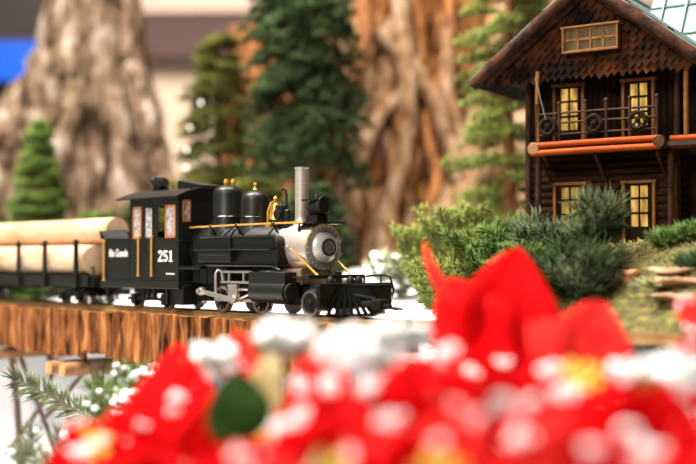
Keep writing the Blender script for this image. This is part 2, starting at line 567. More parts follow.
# ------------------------------------------------------------------ locomotive
def build_locomotive():
    t = thing('steam_locomotive', 'black model steam locomotive numbered 251 with silver smokebox', 'locomotive', O, RZ)
    u = .001

    def B(): return MB(u)
    # frame
    fr = B().box(-440, 36, -17, 17, 22, 40).box(-262, -30, -20, 20, 14, 30).box(-478, -262, -40, 40, 30, 37).box(-300, -262, -46, -20, 8, 36)
    fr.build('frame', 'under_black', t, smooth=False, bevel=.0008)
    B().box(-481, -264, -53, 53, 31, 42).build('footplate', 'loco_black', t, smooth=False, bevel=.001)
    # rear bunker
    tk = B().prism([(-478, 42), (-401, 42), (-401, 106), (-466, 106), (-478, 106)], -50, 50, 'y')
    tk.prism([(-50, 106), (-56, 119), (-54.6, 119), (-48.5, 106)], -478, -401, 'x').prism([(50, 106), (56, 119), (54.6, 119), (48.5, 106)], -478, -401, 'x')
    tk.prism([(-478, 106), (-483, 119), (-481.6, 119), (-476.5, 106)], -55, 55, 'y')
    bk = tk.build('bunker', 'loco_black', t, smooth=False, bevel=.0007)
    B().box(-470, -404, -48, 48, 106, 112).build('bunker_load', 'twig', bk, smooth=False)
    lettering('bunker_lettering', 'Rio Grande', .0165, 'white_letter', bk, (-.432, -.0507, .0832), (PI / 2, 0, 0), bold=.00005, shear=.15, sx=.70)
    # cab: near and far sides built of panels round their openings
    cab = B()
    for y0, y1 in ((-50, -48.5), (48.5, 50)):
        cab.box(-400, -268, y0, y1, 42, 106)
        cab.box(-400, -268, y0, y1, 152, 166)
        for a, b_ in ((-400, -390), (-368, -358), (-337, -323), (-277, -268)):
            cab.box(a, b_, y0, y1, 106, 152)
    cab.box(-400, -398.5, -50, 50, 42, 118).box(-400, -398.5, -50, -34, 118, 166).box(-400, -398.5, 34, 50, 118, 166).box(-400, -398.5, -34, 34, 154, 166)
    # cab front: sheet with two spectacle openings, arched top
    cab.box(-269.5, -268, -50, 50, 42, 128).box(-269.5, -268, -50, -44, 128, 160).box(-269.5, -268, -30, 30, 128, 178).box(-269.5, -268, 44, 50, 128, 160)
    cab.prism([(-50, 158), (50, 158), (50, 166), (40, 170), (25, 175), (0, 178), (-25, 175), (-40, 170), (-50, 166)], -269.5, -268, 'x')
    cb = cab.build('cab', 'loco_black', t, smooth=False)
    ro = B()
    arc = [(y, 180 - 14.5 * (y / 58) ** 2) for y in range(-58, 59, 4)]
    ro.prism(arc + [(y, z - 2.2) for y, z in reversed(arc)], -428, -262, 'x')
    rf = ro.build('cab_roof', 'loco_black', t, bevel=.0005)
    B().prism([(-322, 178), (-258, 180), (-258, 181.5), (-318, 191), (-322, 190)], -16, 20, 'y').build('roof_hatch', 'loco_black', rf, smooth=False)
    ge = B().lathe([(8.5, -10), (9.5, -9), (9.5, 9), (8.5, 10), (.1, 10.5)], (-392, 0, 192), (.5, -1, 0), 20).box(-400, -384, -9, 9, 177, 185)
    ge.cyl((-414, 0, 197), (-400, 0, 192), 5, 14, 3.5).cyl((-410, 0, 181), (-398, 0, 190), 2)
    ge.build('rear_headlight', 'under_black', rf)
    B().box(-267.6, -262, -49, 49, 100, 102).build('cab_sill', 'loco_black', cb, smooth=False)
    # cab windows: brown sash and pane with reflections painted in
    def sash(x0, x1, z0, z1, m_frame, pane=True):
        w = B()
        for a in ((x0, x1, z0, z0 + 3), (x0, x1, z1 - 3, z1), (x0, x0 + 3, z0, z1), (x1 - 3, x1, z0, z1)):
            w.box(a[0], a[1], -50.6, -48.6, a[2], a[3])
        o = w.build('cab_window', m_frame, t, smooth=False)
        if pane: B().box(x0 + 2.5, x1 - 2.5, -49.8, -49.2, z0 + 2.5, z1 - 2.5).build('pane', 'pane', o, smooth=False)
    sash(-391, -367, 105, 153, 'orange_wood')
    sash(-359, -335, 80, 153, 'loco_black')
    sash(-303, -276, 105, 153, 'orange_wood')
    for y in (-37, 37):
        w = B()
        for a in ((-7, 7, -16, -13), (-7, 7, 13, 16), (-7, -5, -16, 16), (5, 7, -16, 16)):
            w.box(-268.6, -266.8, y + a[0], y + a[1], 144 + a[2], 144 + a[3])
        o = w.build('front_window', 'orange_wood', t, smooth=False)
        B().box(-268.4, -267.8, y - 5, y + 5, 131, 157).build('pane', 'pane', o, smooth=False)
    # seat and levers seen dark through the opening
    B().box(-330, -275, -44, 44, 60, 66).box(-296, -270, -30, 30, 66, 140).build('backhead', 'cab_inside', t, smooth=False)
    B().cyl((-312, -30, 66), (-306, -30, 128), 2).ball((-306, -30, 129), 4).build('throttle_lever', 'orange_wood', t)
    for x in (-370, -334, -470):
        z0, z1 = (42, 103) if x == -470 else (50, 108)
        g = B().cyl((x, -53.5, z0), (x, -53.5, z1), 1.5, 10)
        for z in (z0, z1): g.ball((x, -53.5, z), 2.2, 8).cyl((x, -53.5, z), (x, -49.5, z), 1.1, 6)
        g.build('grab_rail', 'yellow_paint', t)
    dg = MB(.001)
    Hh, z0_ = 16.5, 70.4
    def digit(x, parts):
        for p in parts: dg.prism([(x + a, z0_ + b_) for a, b_ in p], -50.9, -50.2, 'y')
    def arc2(cx, cz, rx, rz, a0, a1, th, n=12):
        o_ = [(cx + rx * math.cos(rad(a0 + (a1 - a0) * i / n)), cz + rz * math.sin(rad(a0 + (a1 - a0) * i / n))) for i in range(n + 1)]
        k_ = [(cx + (rx - th) * math.cos(rad(a0 + (a1 - a0) * i / n)), cz + (rz - th * .6) * math.sin(rad(a0 + (a1 - a0) * i / n))) for i in range(n + 1)]
        return [[o_[i], o_[i + 1], k_[i + 1], k_[i]] for i in range(n)]
    digit(-321, arc2(6, 11.6, 5.8, 4.9, 165, -30, 3.2) + [[(11.2, 10.4), (8.2, 9.4), (.4, 2.6), (.4, 0), (3, 1)], [(.4, 0), (11.8, 0), (11.8, 3.6), (10.4, 3.6), (9.6, 2.6), (.4, 2.6)], arc2(2.3, 11, 2.2, 2.0, 0, 350, 2.1)[0]])
    digit(-307, arc2(5.6, 5.4, 5.9, 5.4, 150, -150, 3.4) + [[(1.2, 7.6), (3.2, 7.6), (3.2, 16.5), (1.2, 16.5)], [(1.2, 13.6), (10.8, 13.6), (10.8, 16.5), (1.2, 16.5)]])
    digit(-293, [[(3.6, 1.6), (7.6, 1.6), (7.6, 16.5), (5.2, 16.5), (3.6, 15)], [(.6, 0), (10.6, 0), (10.6, 1.8), (.6, 1.8)], [(1, 13), (3.7, 13.4), (3.7, 15.2), (1, 14.4)]])
    dg.build('cab_number', 'white_letter', cb, smooth=False)
    nb = B()                                           # the tiny builder's line
    for i, wd in enumerate((3, 2.2, 3.4, 2.4, 3, 2)):
        nb.box(-300 + i * 4, -300 + i * 4 + wd, -50.5, -50.1, 52, 53.8)
    nb.build('cab_fine_lettering', 'white_letter', cb, smooth=False)
    # boiler
    B().lathe([(.1, 0), (31.5, 0), (31.5, 190), (30, 194)], (-268, 0, 89), (1, 0, 0), 40).build('boiler', 'loco_black', t)
    bd = B()
    for x in (-262, -205, -150, -92): bd.lathe([(31.6, 0), (32.4, .4), (32.4, 3.6), (31.6, 4)], (x, 0, 89), (1, 0, 0), 40)
    bd.build('boiler_band', 'loco_gloss', t)
    B().box(-262, -180, -30, 30, 40, 88).build('firebox', 'under_black', t, smooth=False)
    # side tank with rolled edge and walkway along the middle
    sd = B()
    for sgn in (-1, 1):
        y0, y1 = sorted((sgn * 24, sgn * 44))
        out = [(-222, 63), (-222, 104)] + [(-62 + 12 * math.sin(a), 92 + 12 * math.cos(a)) for a in [PI / 2 * i / 6 for i in range(7)]] + [(-50, 63)]
        sd.prism(out, y0, y1, 'y')
    tankp = sd.build('side_tank', 'loco_black', t, smooth=False, bevel=.0025)
    rim = B()
    for sgn in (-1, 1):
        y = sgn * 44.6
        rim.tube([(-222, y, 104.5)] + [(-62 + 12.4 * math.sin(a), y, 92 + 12.4 * math.cos(a)) for a in [PI / 2 * i / 6 for i in range(7)]] + [(-49.6, y, 64)], 1.2, 6)
    rim.build('tank_edge', 'loco_gloss', tankp)
    rb = B()
    for y0, y1 in ((-55, -43), (43, 55)): rb.box(-224, -52, y0, y1, 86, 89)
    rb.build('running_board', 'loco_gloss', t, smooth=False, bevel=.0006)
    ut = B()
    for y0, y1 in ((-53, -40), (40, 53)):
        ut.box(-216, -140, y0, y1, 70, 85.5).box(-214, -142, y0 - .6, y1 + .6, 79, 80.2).box(-178, -176.6, y0 - .6, y1 + .6, 70, 79)
    ut.build('under_box', 'loco_black', t, smooth=False, bevel=.0006)
    B().box(-262, -212, -53, -40, 60, 64).build('cab_step', 'loco_gloss', t, smooth=False, bevel=.0006)
    pp = B()
    pp.tube([(-214, -46, 66), (-60, -46, 65), (-50, -40, 60)], 1.6, 8).tube([(-150, -35, 118), (-150, -45.5, 104), (-150, -46, 70)], 1.5, 8)
    pp.tube([(-168, -45, 104), (-158, -36, 117)], 1.0, 6)
    for x in (-235, -215, -190, -165, -120, -100): pp.cyl((x, -38, 40), (x, -38, 64), 1.6, 6)
    pp.build('pipework', 'loco_gloss', t)
    hr = B().tube([(-262, -35, 119.5), (-150, -35.2, 120.6), (-12, -32, 121)], 1.35, 8)
    hr2 = B().tube([(-262, 35, 119.5), (-12, 32, 121)], 1.35, 8)
    h1 = hr.build('handrail', 'brass', t); hr2.build('handrail', 'brass', t)
    st_ = B()
    for x in (-210, -150, -70):
        st_.cyl((x, -36, 120.5), (x, -26, 108), 1.5, 6).ball((x, -35.4, 120.5), 2.6, 8)
    st_.build('rail_stanchion', 'loco_gloss', h1)
    # smokebox
    sb = B().lathe([(30.2, 0), (31.2, 1), (31.2, 62), (30.6, 63)], (-74, 0, 89), (1, 0, 0), 48).build('smokebox', 'graphite', t)
    fc = B().lathe([(31, 0), (30.6, 2), (25.5, 3), (.1, 3.2)], (-11, 0, 89), (1, 0, 0), 48)
    for a in (-20, 22): fc.box(-4, 1, 16, 23, 89 + a * .45 - 2, 89 + a * .45 + 2)
    fdoor = fc.build('smokebox_front', 'graphite_face', t)
    B().lathe([(20.6, 0), (20.2, 2.4), (18.5, 4.8), (14, 7.6), (12, 8.4), (.1, 8.4)], (-8, 0, 89), (1, 0, 0), 48).build('smokebox_door', 'door_silver', t)
    rv = B()
    for k in range(24):
        a = 2 * PI * k / 24
        rv.ball((-8.6, 27.6 * math.cos(a), 89 + 27.6 * math.sin(a)), 1.0, 6)
    for k in range(16):
        a = 2 * PI * k / 16
        rv.ball((-6.0, 19.6 * math.cos(a), 89 + 19.6 * math.sin(a)), .7, 6)
    rv.build('rivets', 'white_letter', fdoor)
    ring = B()
    for a0, a1 in ((12, 176),):
        ring.tube([(-8.4, 29.9 * math.cos(rad(a)), 89 + 29.9 * math.sin(rad(a))) for a in range(a0, a1, 6)], 1.0, 8)
    ring.build('brass_ring', 'brass', fdoor)
    npl = B().lathe([(.1, 0), (11.5, 0), (11.5, 2.4), (9.8, 2.8), (9.4, 1.8), (.1, 1.8)], (.2, 0, 89), (1, 0, 0), 32).build('number_plate', 'loco_gloss', t)
    q = B().lathe([(7.2, 0), (8.2, .4), (8.6, 0)], (2.0, 0, 89), (1, 0, 0), 28)
    q.box(1.9, 2.5, -4.5, 4.5, 93.0, 94.2).box(1.9, 2.5, -4.5, 4.5, 83.8, 85.0)
    q.build('plate_rim', 'graphite_face', npl)
    lettering('plate_number', '251', .0055, 'graphite_face', npl, (.0022, 0, .089), (PI / 2, 0, PI / 2), bold=.0001)
    B().lathe([(.1, 0), (2.6, 0), (2.2, 3), (.1, 3)], (-46, -30.4, 89), (0, -1, 0), 12).build('smokebox_plug', 'graphite', sb)
    sd2 = B()
    for sgn in (-1, 1): sd2.prism([(-72, 44), (-18, 44), (-22, 60), (-68, 60)], sgn * 27 - 3, sgn * 27 + 3, 'y')
    sd2.box(-64, -26, -24, 24, 40, 62).build('saddle', 'copper', t, smooth=False, bevel=.001)
    for sgn in (-1, 1):
        B().tube([(-38, sgn * 31, 86), (14, sgn * 29, 52)], 1.25, 8).ball((-38, sgn * 31, 86), 2.4, 8).build('smokebox_brace', 'brass', t)
    # on top
    B().lathe([(13, 117), (11.5, 120), (9.4, 124), (9.0, 130), (9.0, 193), (9.8, 194), (9.8, 195.5), (8, 195.5), (8, 150)], (-53, 0, 0), (0, 0, 1), 30).build('smokestack', 'graphite', t)
    d1 = B().lathe([(26, 109), (25, 115), (23, 119), (22.6, 128), (22.2, 132), (21.8, 133), (21.8, 167), (20.8, 172), (17.5, 176), (10, 179), (.1, 179.5)], (-217, 0, 0), (0, 0, 1), 36).build('steam_dome', 'loco_black', t)
    for dy in (-3.6, 3.6):
        B().lathe([(3.4, 177), (3.0, 181), (3.6, 182), (3.6, 185), (2.4, 188), (.1, 189)], (-214 + dy, dy, 0), (0, 0, 1), 14).build('safety_valve', 'brass', d1)
    B().lathe([(22.4, 133), (23.2, 134.2), (22.2, 135.4)], (-217, 0, 0), (0, 0, 1), 36).build('dome_band', 'loco_gloss', d1)
    d2 = B().lathe([(26, 109), (24, 115), (22, 119), (21.4, 128), (20.6, 132), (20.4, 156), (19.6, 160.5), (16.5, 165), (9.5, 168.5), (4, 170), (.1, 170)], (-153, 0, 0), (0, 0, 1), 36).build('sand_dome', 'loco_black', t)
    B().lathe([(4, 171), (2.2, 173.5), (1.8, 176), (2.8, 178), (1.8, 180.5), (.1, 181)], (-154, 0, 0), (0, 0, 1), 14).build('finial', 'brass', d2)
    B().lathe([(21.0, 131), (21.8, 132.2), (20.8, 133.4)], (-154, 0, 0), (0, 0, 1), 36).build('dome_band', 'loco_gloss', d2)
    bl = B().lathe([(11.0, 128), (10.2, 131), (7.8, 136), (7.0, 143), (5.6, 148), (2, 151), (2, 154), (3.2, 157), (.1, 160)], (-109, 0, 0), (0, 0, 1), 22).build('bell', 'brass', t)
    yk = B().tube([(-109, -13, 118), (-109, -13, 138), (-109, -8, 150), (-109, 0, 153), (-109, 8, 150), (-109, 13, 138), (-109, 13, 118)], 1.5, 8)
    yk.box(-114, -104, -14, 14, 117, 121)
    yk.build('bell_yoke', 'brass', t)
    ap = B()
    for x, r, z0, z1 in ((-78, 7.5, 120, 143), (-78, 8.5, 142, 145), (-66, 4.5, 116, 138)):
        ap.lathe([(r, z0), (r, z1), (r * .6, z1 + 2), (.1, z1 + 2)], (x, -14, 0), (0, 0, 1), 18)
    ap.lathe([(.1, 0), (7, 0), (7, 9), (.1, 9)], (-78, -14, 134), (0, -1, 0), 18).box(-92, -62, -18, 6, 114, 121)
    ap.tube([(-73, -10, 140), (-73, -10, 160), (-74, -11, 166), (-77, -12, 168), (-80, -12, 166)], 1.5, 8)
    ap.build('air_pump', 'under_black', t)
    hl = B().lathe([(9.0, 0), (10.4, 2), (10.4, 18), (12.2, 20), (12.2, 27), (10.6, 27), (9.5, 24), (.1, 22)], (-32, 0, 140), (1, 0, 0.12), 28)
    hl.box(-34, -12, -9, 9, 122, 131).box(-40, -8, -12, 12, 150, 152).lathe([(4, 0), (4, 6), (2.5, 9)], (-22, 0, 149), (0, 0, 1), 14)
    hlo = hl.build('headlight', 'under_black', t)
    B().lathe([(.1, 0), (9.4, 0), (9.4, .8), (.1, 1.6)], (-9.6, 0, 142.8), (1, 0, .12), 24).build('lens', 'loco_gloss', hlo)
    B().box(-42, 4, -26, 26, 119.5, 122).cyl((-30, -24, 108), (-30, -24, 120), 1.6, 6).cyl((-30, 24, 108), (-30, 24, 120), 1.6, 6).build('headlight_bracket', 'under_black', t, smooth=False)
    # cylinders and valve gear
    for sgn in (-1, 1):
        y0, y1 = sorted((sgn * 22, sgn * 50))
        c = B().box(-104, -28, y0, y1, 40, 57)
        c.cyl((-100, sgn * 40, 31), (-28, sgn * 40, 31), 15, 26).cyl((-30, sgn * 40, 31), (-24, sgn * 40, 31), 12, 22)
        c.box(-100, -32, y0, y1, 30, 42)
        c.build('cylinder', 'loco_black', t, bevel=.001)
        for z in (41, 55): B().box(-172, -103, sgn * 44 - 1.5, sgn * 44 + 1.5, z, z + 3.2).build('slide_bar', 'steel', t, smooth=False)
        g = B().tube([(-186, sgn * 44, 28), (-186, sgn * 44, 54), (-180, sgn * 44, 60), (-172, sgn * 44, 58), (-168, sgn * 44, 44)], 2.0, 8)
        for x in (-154, -121): B().box(x - 1.6, x + 1.6, sgn * 44 - 1.4, sgn * 44 + 1.4, 44, 56).build('guide_post', 'steel', t, smooth=False)
        g.build('link_hanger', 'steel', t)
        ch = B().prism([(-152, 40), (-132, 40), (-131, 26), (-136, 15), (-146, 15), (-151, 26)], sgn * 46 - 2.5, sgn * 46 + 2.5, 'y')
        for i in range(3): ch.box(-149 + i * 5, -146 + i * 5, sgn * 49 - .6, sgn * 49 + .6, 32, 38)
        ch.lathe([(.1, 0), (4, 0), (4, 3), (.1, 3)], (-140, sgn * 48, 20), (0, sgn, 0), 12)
        ch.cyl((-134, sgn * 42, 20), (-100, sgn * 42, 30), 1.8, 8).cyl((-134, sgn * 42, 33), (-100, sgn * 42, 33), 1.8, 8)
        ch.build('crosshead', 'steel', t, smooth=False)
        rd = B().bar((-214, sgn * 48, 29), (-142, sgn * 48, 19), 3, 6.0)
        for x, z in ((-215, 29), (-141, 19.5)): rd.lathe([(.1, 0), (6, 0), (6, 5), (.1, 5)], (x, sgn * 45, z), (0, sgn, 0), 16)
        rd.lathe([(.1, 0), (4, 0), (4, 4), (.1, 4)], (-215, sgn * 50, 29), (0, sgn, 0), 12)
        rd.build('connecting_rod', 'steel', t)
        B().bar((-196, sgn * 37, 18), (-98, sgn * 37, 18), 2.4, 4.5).build('coupling_rod', 'steel', t, smooth=False)
        for x in (-190, -102): add_wheel(t, 'driving_wheel', x, sgn * 28, 18.5, sgn)
        for x in (-410, -327): add_wheel(t, 'trailing_wheel', x, sgn * 27.5, 12.5, sgn, False)
        add_wheel(t, 'pilot_wheel', 0, sgn * 29, 17, sgn, False)
        tr_ = B().box(-428, -308, sgn * 34 - 2, sgn * 34 + 2, 12, 17)
        for x in (-410, -327): tr_.box(x - 6, x + 6, sgn * 35 - 3, sgn * 35 + 3, 6, 22)
        for x in (-384, -369, -354): tr_.lathe([(4, 0), (4, 14)], (x, sgn * 34, 16), (0, 0, 1), 10)
        tr_.box(-300, -296, sgn * 45 - 6, sgn * 45 + 6, 8, 34).box(-472, -468, sgn * 45 - 3, sgn * 45 + 3, 18, 34)
        tr_.build('truck_frame', 'under_black', t, smooth=False)
    B().cyl((-410, -26, 12.5), (-410, 26, 12.5), 2.5).cyl((-327, -26, 12.5), (-327, 26, 12.5), 2.5).cyl((0, -27, 17), (0, 27, 17), 2.5).cyl((-190, -26, 18.5), (-190, 26, 18.5), 3).cyl((-102, -26, 18.5), (-102, 26, 18.5), 3).build('axle', 'under_black', t)
    B().box(12, 20, -30, -24, 8, 34).box(12, 20, 24, 30, 8, 34).box(-12, 20, -20, 20, 30, 36).build('pilot_truck_frame', 'copper', t, smooth=False, bevel=.001)
    # pilot deck, beam, slatted cowcatcher, steps, rails and coupler
    B().box(-30, 24, -38, 38, 49, 51.5).box(16, 27, -56, 40, 49, 54).build('pilot_deck', 'under_black', t, smooth=False, bevel=.0005)
    pb = B().box(22, 36, -50, 50, 36, 42).box(40, 51, -58.5, 66.5, 40.6, 43.5)
    pb.box(43, 50, -58, 66, 12, 41)
    pb.build('pilot_beam', 'loco_gloss', t, smooth=False, bevel=.0008)
    for i in range(13):
        k = (i - 6) / 6
        yb, yt = k * 48, k * 26
        xb = 84 - 30 * abs(k) ** 1.3
        p = B().bar((50, yt, 38), (xb, yb, 4.5), 3.6, 3.6, (0, 1, 0))
        p.build('pilot_slat', 'loco_gloss', t, smooth=False)
    B().tube([(52, -50, 4.5), (66, -30, 4.5), (84, 0, 4.5), (66, 30, 4.5), (52, 50, 4.5)], 2.2, 8).build('pilot_foot_rail', 'loco_gloss', t)
    B().bar((50, -57, 13), (64, -57, 11), 12, 2).bar((50, 64, 11), (66, 64, 9), 16, 2).build('foot_step', 'loco_gloss', t, smooth=False)
    gr = B().tube([(38, 28, 43), (38, 28, 51), (44, 32, 52.5), (46, 58, 52.5), (48, 65, 50), (50, 69, 34), (50, 66, 24)], 1.5, 8)
    gr.cyl((46, 50, 43), (46, 50, 52.5), 1.2, 6)
    gr.build('pilot_rail', 'loco_gloss', t)
    cp = B().box(48, 92, -5, 5, 14, 21).box(88, 104, -8, 8, 11, 24).box(96, 112, -3, 7, 13, 18)
    cp.bar((52, -14, 30), (78, 10, 24), 3, 3).build('coupler', 'under_black', t, smooth=False, bevel=.0012)
    lp = B()
    for y in (-26, 8, 22): lp.lathe([(5, 43), (5.5, 45), (4.5, 49), (2, 52)], (34, y, 0), (0, 0, 1), 14)
    lp.build('deck_fitting', 'under_black', t)
    return t


build_locomotive()


# ------------------------------------------------------------------ log car and its logs
def build_log_car():
    x0, x1 = -1120, -520
    t = thing('log_car', 'black flat railway car with upright stakes carrying logs', 'railway car', O, RZ)
    B = lambda: MB(.001)
    B().box(x0, x1, -52, 52, 41, 47).box(x0, x1, -54, -50, 31, 48).box(x0, x1, 50, 54, 31, 48).box(x0, x1, -10, 10, 24, 41).build('deck', 'loco_black', t, smooth=False, bevel=.0008)
    for sgn in (-1, 1):
        for x in (-551, -656, -751, -846, -941, -1040):
            s = B().prism([(x - 4.5, 28), (x + 4.5, 28), (x + 3.4, 106), (x - 3.4, 106)], sgn * 57 - 3, sgn * 57 + 3, 'y').box(x - 5.5, x + 5.5, sgn * 57 - 4, sgn * 57 + 4, 33, 46)
            s.build('stake', 'loco_black', t, smooth=False, bevel=.0006)
        B().tube([(x0 + 20, sgn * 40, 36), (-900, sgn * 40, 14), (-740, sgn * 40, 14), (x1 - 20, sgn * 40, 36)], 1.5, 6).build('truss_rod', 'under_black', t)
    for xc in (-610, -1010):
        f = B().box(xc - 38, xc + 38, -35, -31, 13, 21).box(xc - 38, xc + 38, 31, 35, 13, 21).box(xc - 8, xc + 8, -36, 36, 12, 30)
        for sgn in (-1, 1):
            for dx in (-27, 27): f.box(xc + dx - 6, xc + dx + 6, sgn * 35 - 3, sgn * 35 + 3, 7, 21)
            f.prism([(xc - 22, 21), (xc - 10, 29), (xc + 10, 29), (xc + 22, 21)], sgn * 33 - 2, sgn * 33 + 2, 'y')
        f.build('truck_frame', 'under_black', t, smooth=False)
        for sgn in (-1, 1):
            for dx in (-27, 27): add_wheel(t, 'wheel', xc + dx, sgn * 27.5, 12.5, sgn, False)
    B().box(x1, -486, -4, 4, 18, 26).box(x1 - 4, x1 + 3, -48, 48, 30, 44).build('coupler', 'under_black', t, smooth=False)
    B().tube([(x1 - 3, -46, 60), (x1 + 6, -46, 62), (x1 + 6, -46, 30)], 1.5, 6).build('brake_rod', 'under_black', t)


build_log_car()


def build_log(label, xa, xb, y, z, r, seed):
    n, m_ = 34, 26
    mb = MB(.001)
    for i in range(n + 1):
        x = xa + (xb - xa) * i / n
        for k in range(m_):
            a = 2 * PI * k / m_
            q = r * (1 + .035 * fbm(x * .01, math.cos(a) * 1.3, math.sin(a) * 1.3 + seed, 1.6))
            mb.v.append(Vector((x, y + q * math.cos(a), z + q * math.sin(a))) * .001)
    for i in range(n):
        for k in range(m_):
            a, b_ = i * m_ + k, i * m_ + (k + 1) % m_
            mb.f.append((a, b_, b_ + m_, a + m_))
    root = thing('log', label, 'log', tr((xa + xb) / 2000, y / 1000, (z - r) / 1000), RZ, 'logs loaded on the railway car')
    off = Vector(((xa + xb) / 2000, y / 1000, (z - r) / 1000))
    mb.build('log_body', 'log_bark', root, off)
    for x, d in ((xb, 1), (xa, -1)):
        MB(.001).lathe([(r * 1.0, -1.5), (r * .985, .6), (r * .5, 1.0), (.1, .9)], (x, y, z), (d, 0, 0), m_).build('cut_end', 'log_end', root, off)


build_log('pale peeled log on top of the load, knot near its right end', -1090, -520, 0, 121, 21.5, 1)
build_log('lower log of the load facing the viewer, round cut end beside the tender', -1095, -546, -25, 73, 24.4, 2)
build_log('lower log on the far side of the load under the top log', -1080, -532, 25, 73, 24.4, 3)


# ------------------------------------------------------------------ cottage
def build_house():
    a = rad(33.3)
    cor = Vector((.4591, 1.60, .388))
    t = thing('log_cottage', 'two-storey dark log cottage with lit windows and teal metal roof', 'house', cor, -a)
    W, DP = 222, 230                        # front width, depth in mm; x runs -W..0, y goes back, z from the ground
    g = 388
    B = lambda: MB(.001)
    Z = lambda z: z - g
    # walls
    lw = B()
    rows = 13
    hgt = 140 / rows
    for i in range(rows):
        z = Z(388) + i * hgt
        sag = RND.uniform(-1, 1)
        lw.tube([(-W - 2, 3, z + hgt / 2), (-W * .6, 3 + sag, z + hgt / 2 + RND.uniform(-1, 1)), (-W * .3, 3 - sag, z + hgt / 2 + RND.uniform(-1, 1)), (2, 3, z + hgt / 2)], hgt * .56, 8, .12)
        lw.tube([(0, 0, z + hgt / 2), (0, DP, z + hgt / 2)], hgt * .56, 8, .12)
        lw.tube([(-W, 0, z + hgt / 2), (-W, DP, z + hgt / 2)], hgt * .56, 8, .12)
    lw.box(-W, 0, 4, DP, Z(380), Z(528))
    lw.build('log_wall', 'house_log', t)
    B().box(-W, 0, 2, DP, Z(528), Z(655)).build('upper_wall', 'house_bark', t, smooth=False)
    # pilaster-like split logs on the upper wall
    up = B()
    for x in range(-216, 0, 9):
        up.tube([(x, 1.5, Z(530)), (x + RND.uniform(-1, 1), 1, Z(590)), (x, 1.5, Z(650))], 4.6, 7, .2)
    up.build('bark_cladding', 'house_bark', t)
    # doors and windows
    def opening(name, x0, x1, z0, z1, cols, rws, kick=0, y=-8, wide=4.5, glow='lit_pane'):
        f = B()
        f.box(x0 - wide, x0, y - 3, y + 9, z0, z1 + wide).box(x1, x1 + wide, y - 3, y + 9, z0, z1 + wide).box(x0 - wide - 2, x1 + wide + 2, y - 4, y + 4, z1, z1 + wide)
        if name == 'window': f.box(x0 - wide, x1 + wide, y - 3, y + 4, z0 - wide, z0)
        o = f.build(name, 'trim_wood', t, smooth=False, bevel=.0006)
        inx = 7 if name == 'door' else 1
        zb = z0 + kick
        s = B()
        s.box(x0, x0 + inx, y + .5, y + 3, z0, z1).box(x1 - inx, x1, y + .5, y + 3, z0, z1).box(x0, x1, y + .5, y + 3, z1 - 3, z1).box(x0, x1, y + .5, y + 3, z0, zb + 2)
        for i in range(1, cols):
            x = x0 + inx + (x1 - x0 - 2 * inx) * i / cols
            s.box(x - 1.3, x + 1.3, y + .6, y + 2.6, zb, z1)
        for j in range(1, rws):
            z = zb + (z1 - zb) * j / rws
            s.box(x0, x1, y + .6, y + 2.6, z - 1.5, z + 1.5)
        s.build('sash', 'house_bark' if name == 'door' else 'trim_wood', o, smooth=False)
        B().box(x0 + .5, x1 - .5, y + 2.6, y + 3.4, zb, z1 - 1).build('pane', glow, o, smooth=False)
    opening('door', -177, -136, Z(394), Z(482), 2, 3, 24, glow='soft_pane')
    opening('door', -72, -33, Z(394), Z(481), 2, 3, 24)
    opening('door', -177, -137, Z(541), Z(627), 2, 3, 20)
    opening('door', -72, -33, Z(541), Z(626), 2, 3, 20)
    # corner posts
    for x, y in ((-W - 1, -4), (1, -5), (-W - 1, DP), (1, DP)):
        B().tube([(x, y, Z(384)), (x, y, Z(520)), (x + 1, y, Z(652))], 5.0, 10, .08).build('corner_post', 'rail_wood', t)
    # balcony
    yb = -56
    B().box(-198, 98, yb, 2, Z(527), Z(533)).build('balcony_floor', 'dark_wood', t, smooth=False)
    for z in (538.5, 527.5):
        B().tube([(-194, yb - 2, Z(z - 1)), (-100, yb - 2, Z(z)), (-5, yb - 2, Z(z))], 4.2 if z > 530 else 4.6, 12, .04).build('balcony_beam', 'beam_wood', t)
    B().box(-190, -8, yb, yb + 2, Z(524), Z(541)).build('balcony_fascia', 'dark_wood', t, smooth=False)
    for x in (-190, -6):
        o = B().lathe([(.1, -4), (9, -4), (9.5, 0), (8, 2.5), (.1, 3)], (x, yb - 4, Z(533)), (0, -1, 0), 20).build('log_end', 'peeled_log' if x < -100 else 'rail_wood', t)
    for z in (538.5, 530):
        B().tube([(2, -36, Z(z)), (96, -36, Z(z))], 4.6, 12, .04).build('side_beam', 'beam_wood', t)
    B().tube([(-184, yb + 1, Z(384)), (-185, yb + 1, Z(460)), (-184, yb + 1, Z(525))], 4.2, 10, .1).build('porch_post', 'rail_wood', t)
    B().tube([(-185, yb + 1, Z(541)), (-186, yb + 1, Z(600)), (-186, yb + 4, Z(645))], 3.2, 10, .1).build('porch_post', 'trim_wood', t)
    B().tube([(2, -36, Z(384)), (2, -36, Z(525))], 4.2, 10, .1).build('porch_post', 'rail_wood', t)
    B().tube([(24, -36, Z(541)), (24, -36, Z(650))], 3.6, 10, .1).build('porch_post', 'trim_wood', t)
    for x in (-186, -152, -112, -82, -48, -10):
        B().tube([(x, yb, Z(540)), (x, yb, Z(594))], 2.4, 8, .1).ball((x, yb, Z(596)), 3.4, 8).build('baluster', 'rail_wood', t)
    for z in (552, 568, 582):
        B().tube([(-188, yb, Z(z)), (-100, yb, Z(z + RND.uniform(-1, 1))), (-10, yb, Z(z))], 1.6, 8, .1).build('balcony_rail', 'rail_wood', t)
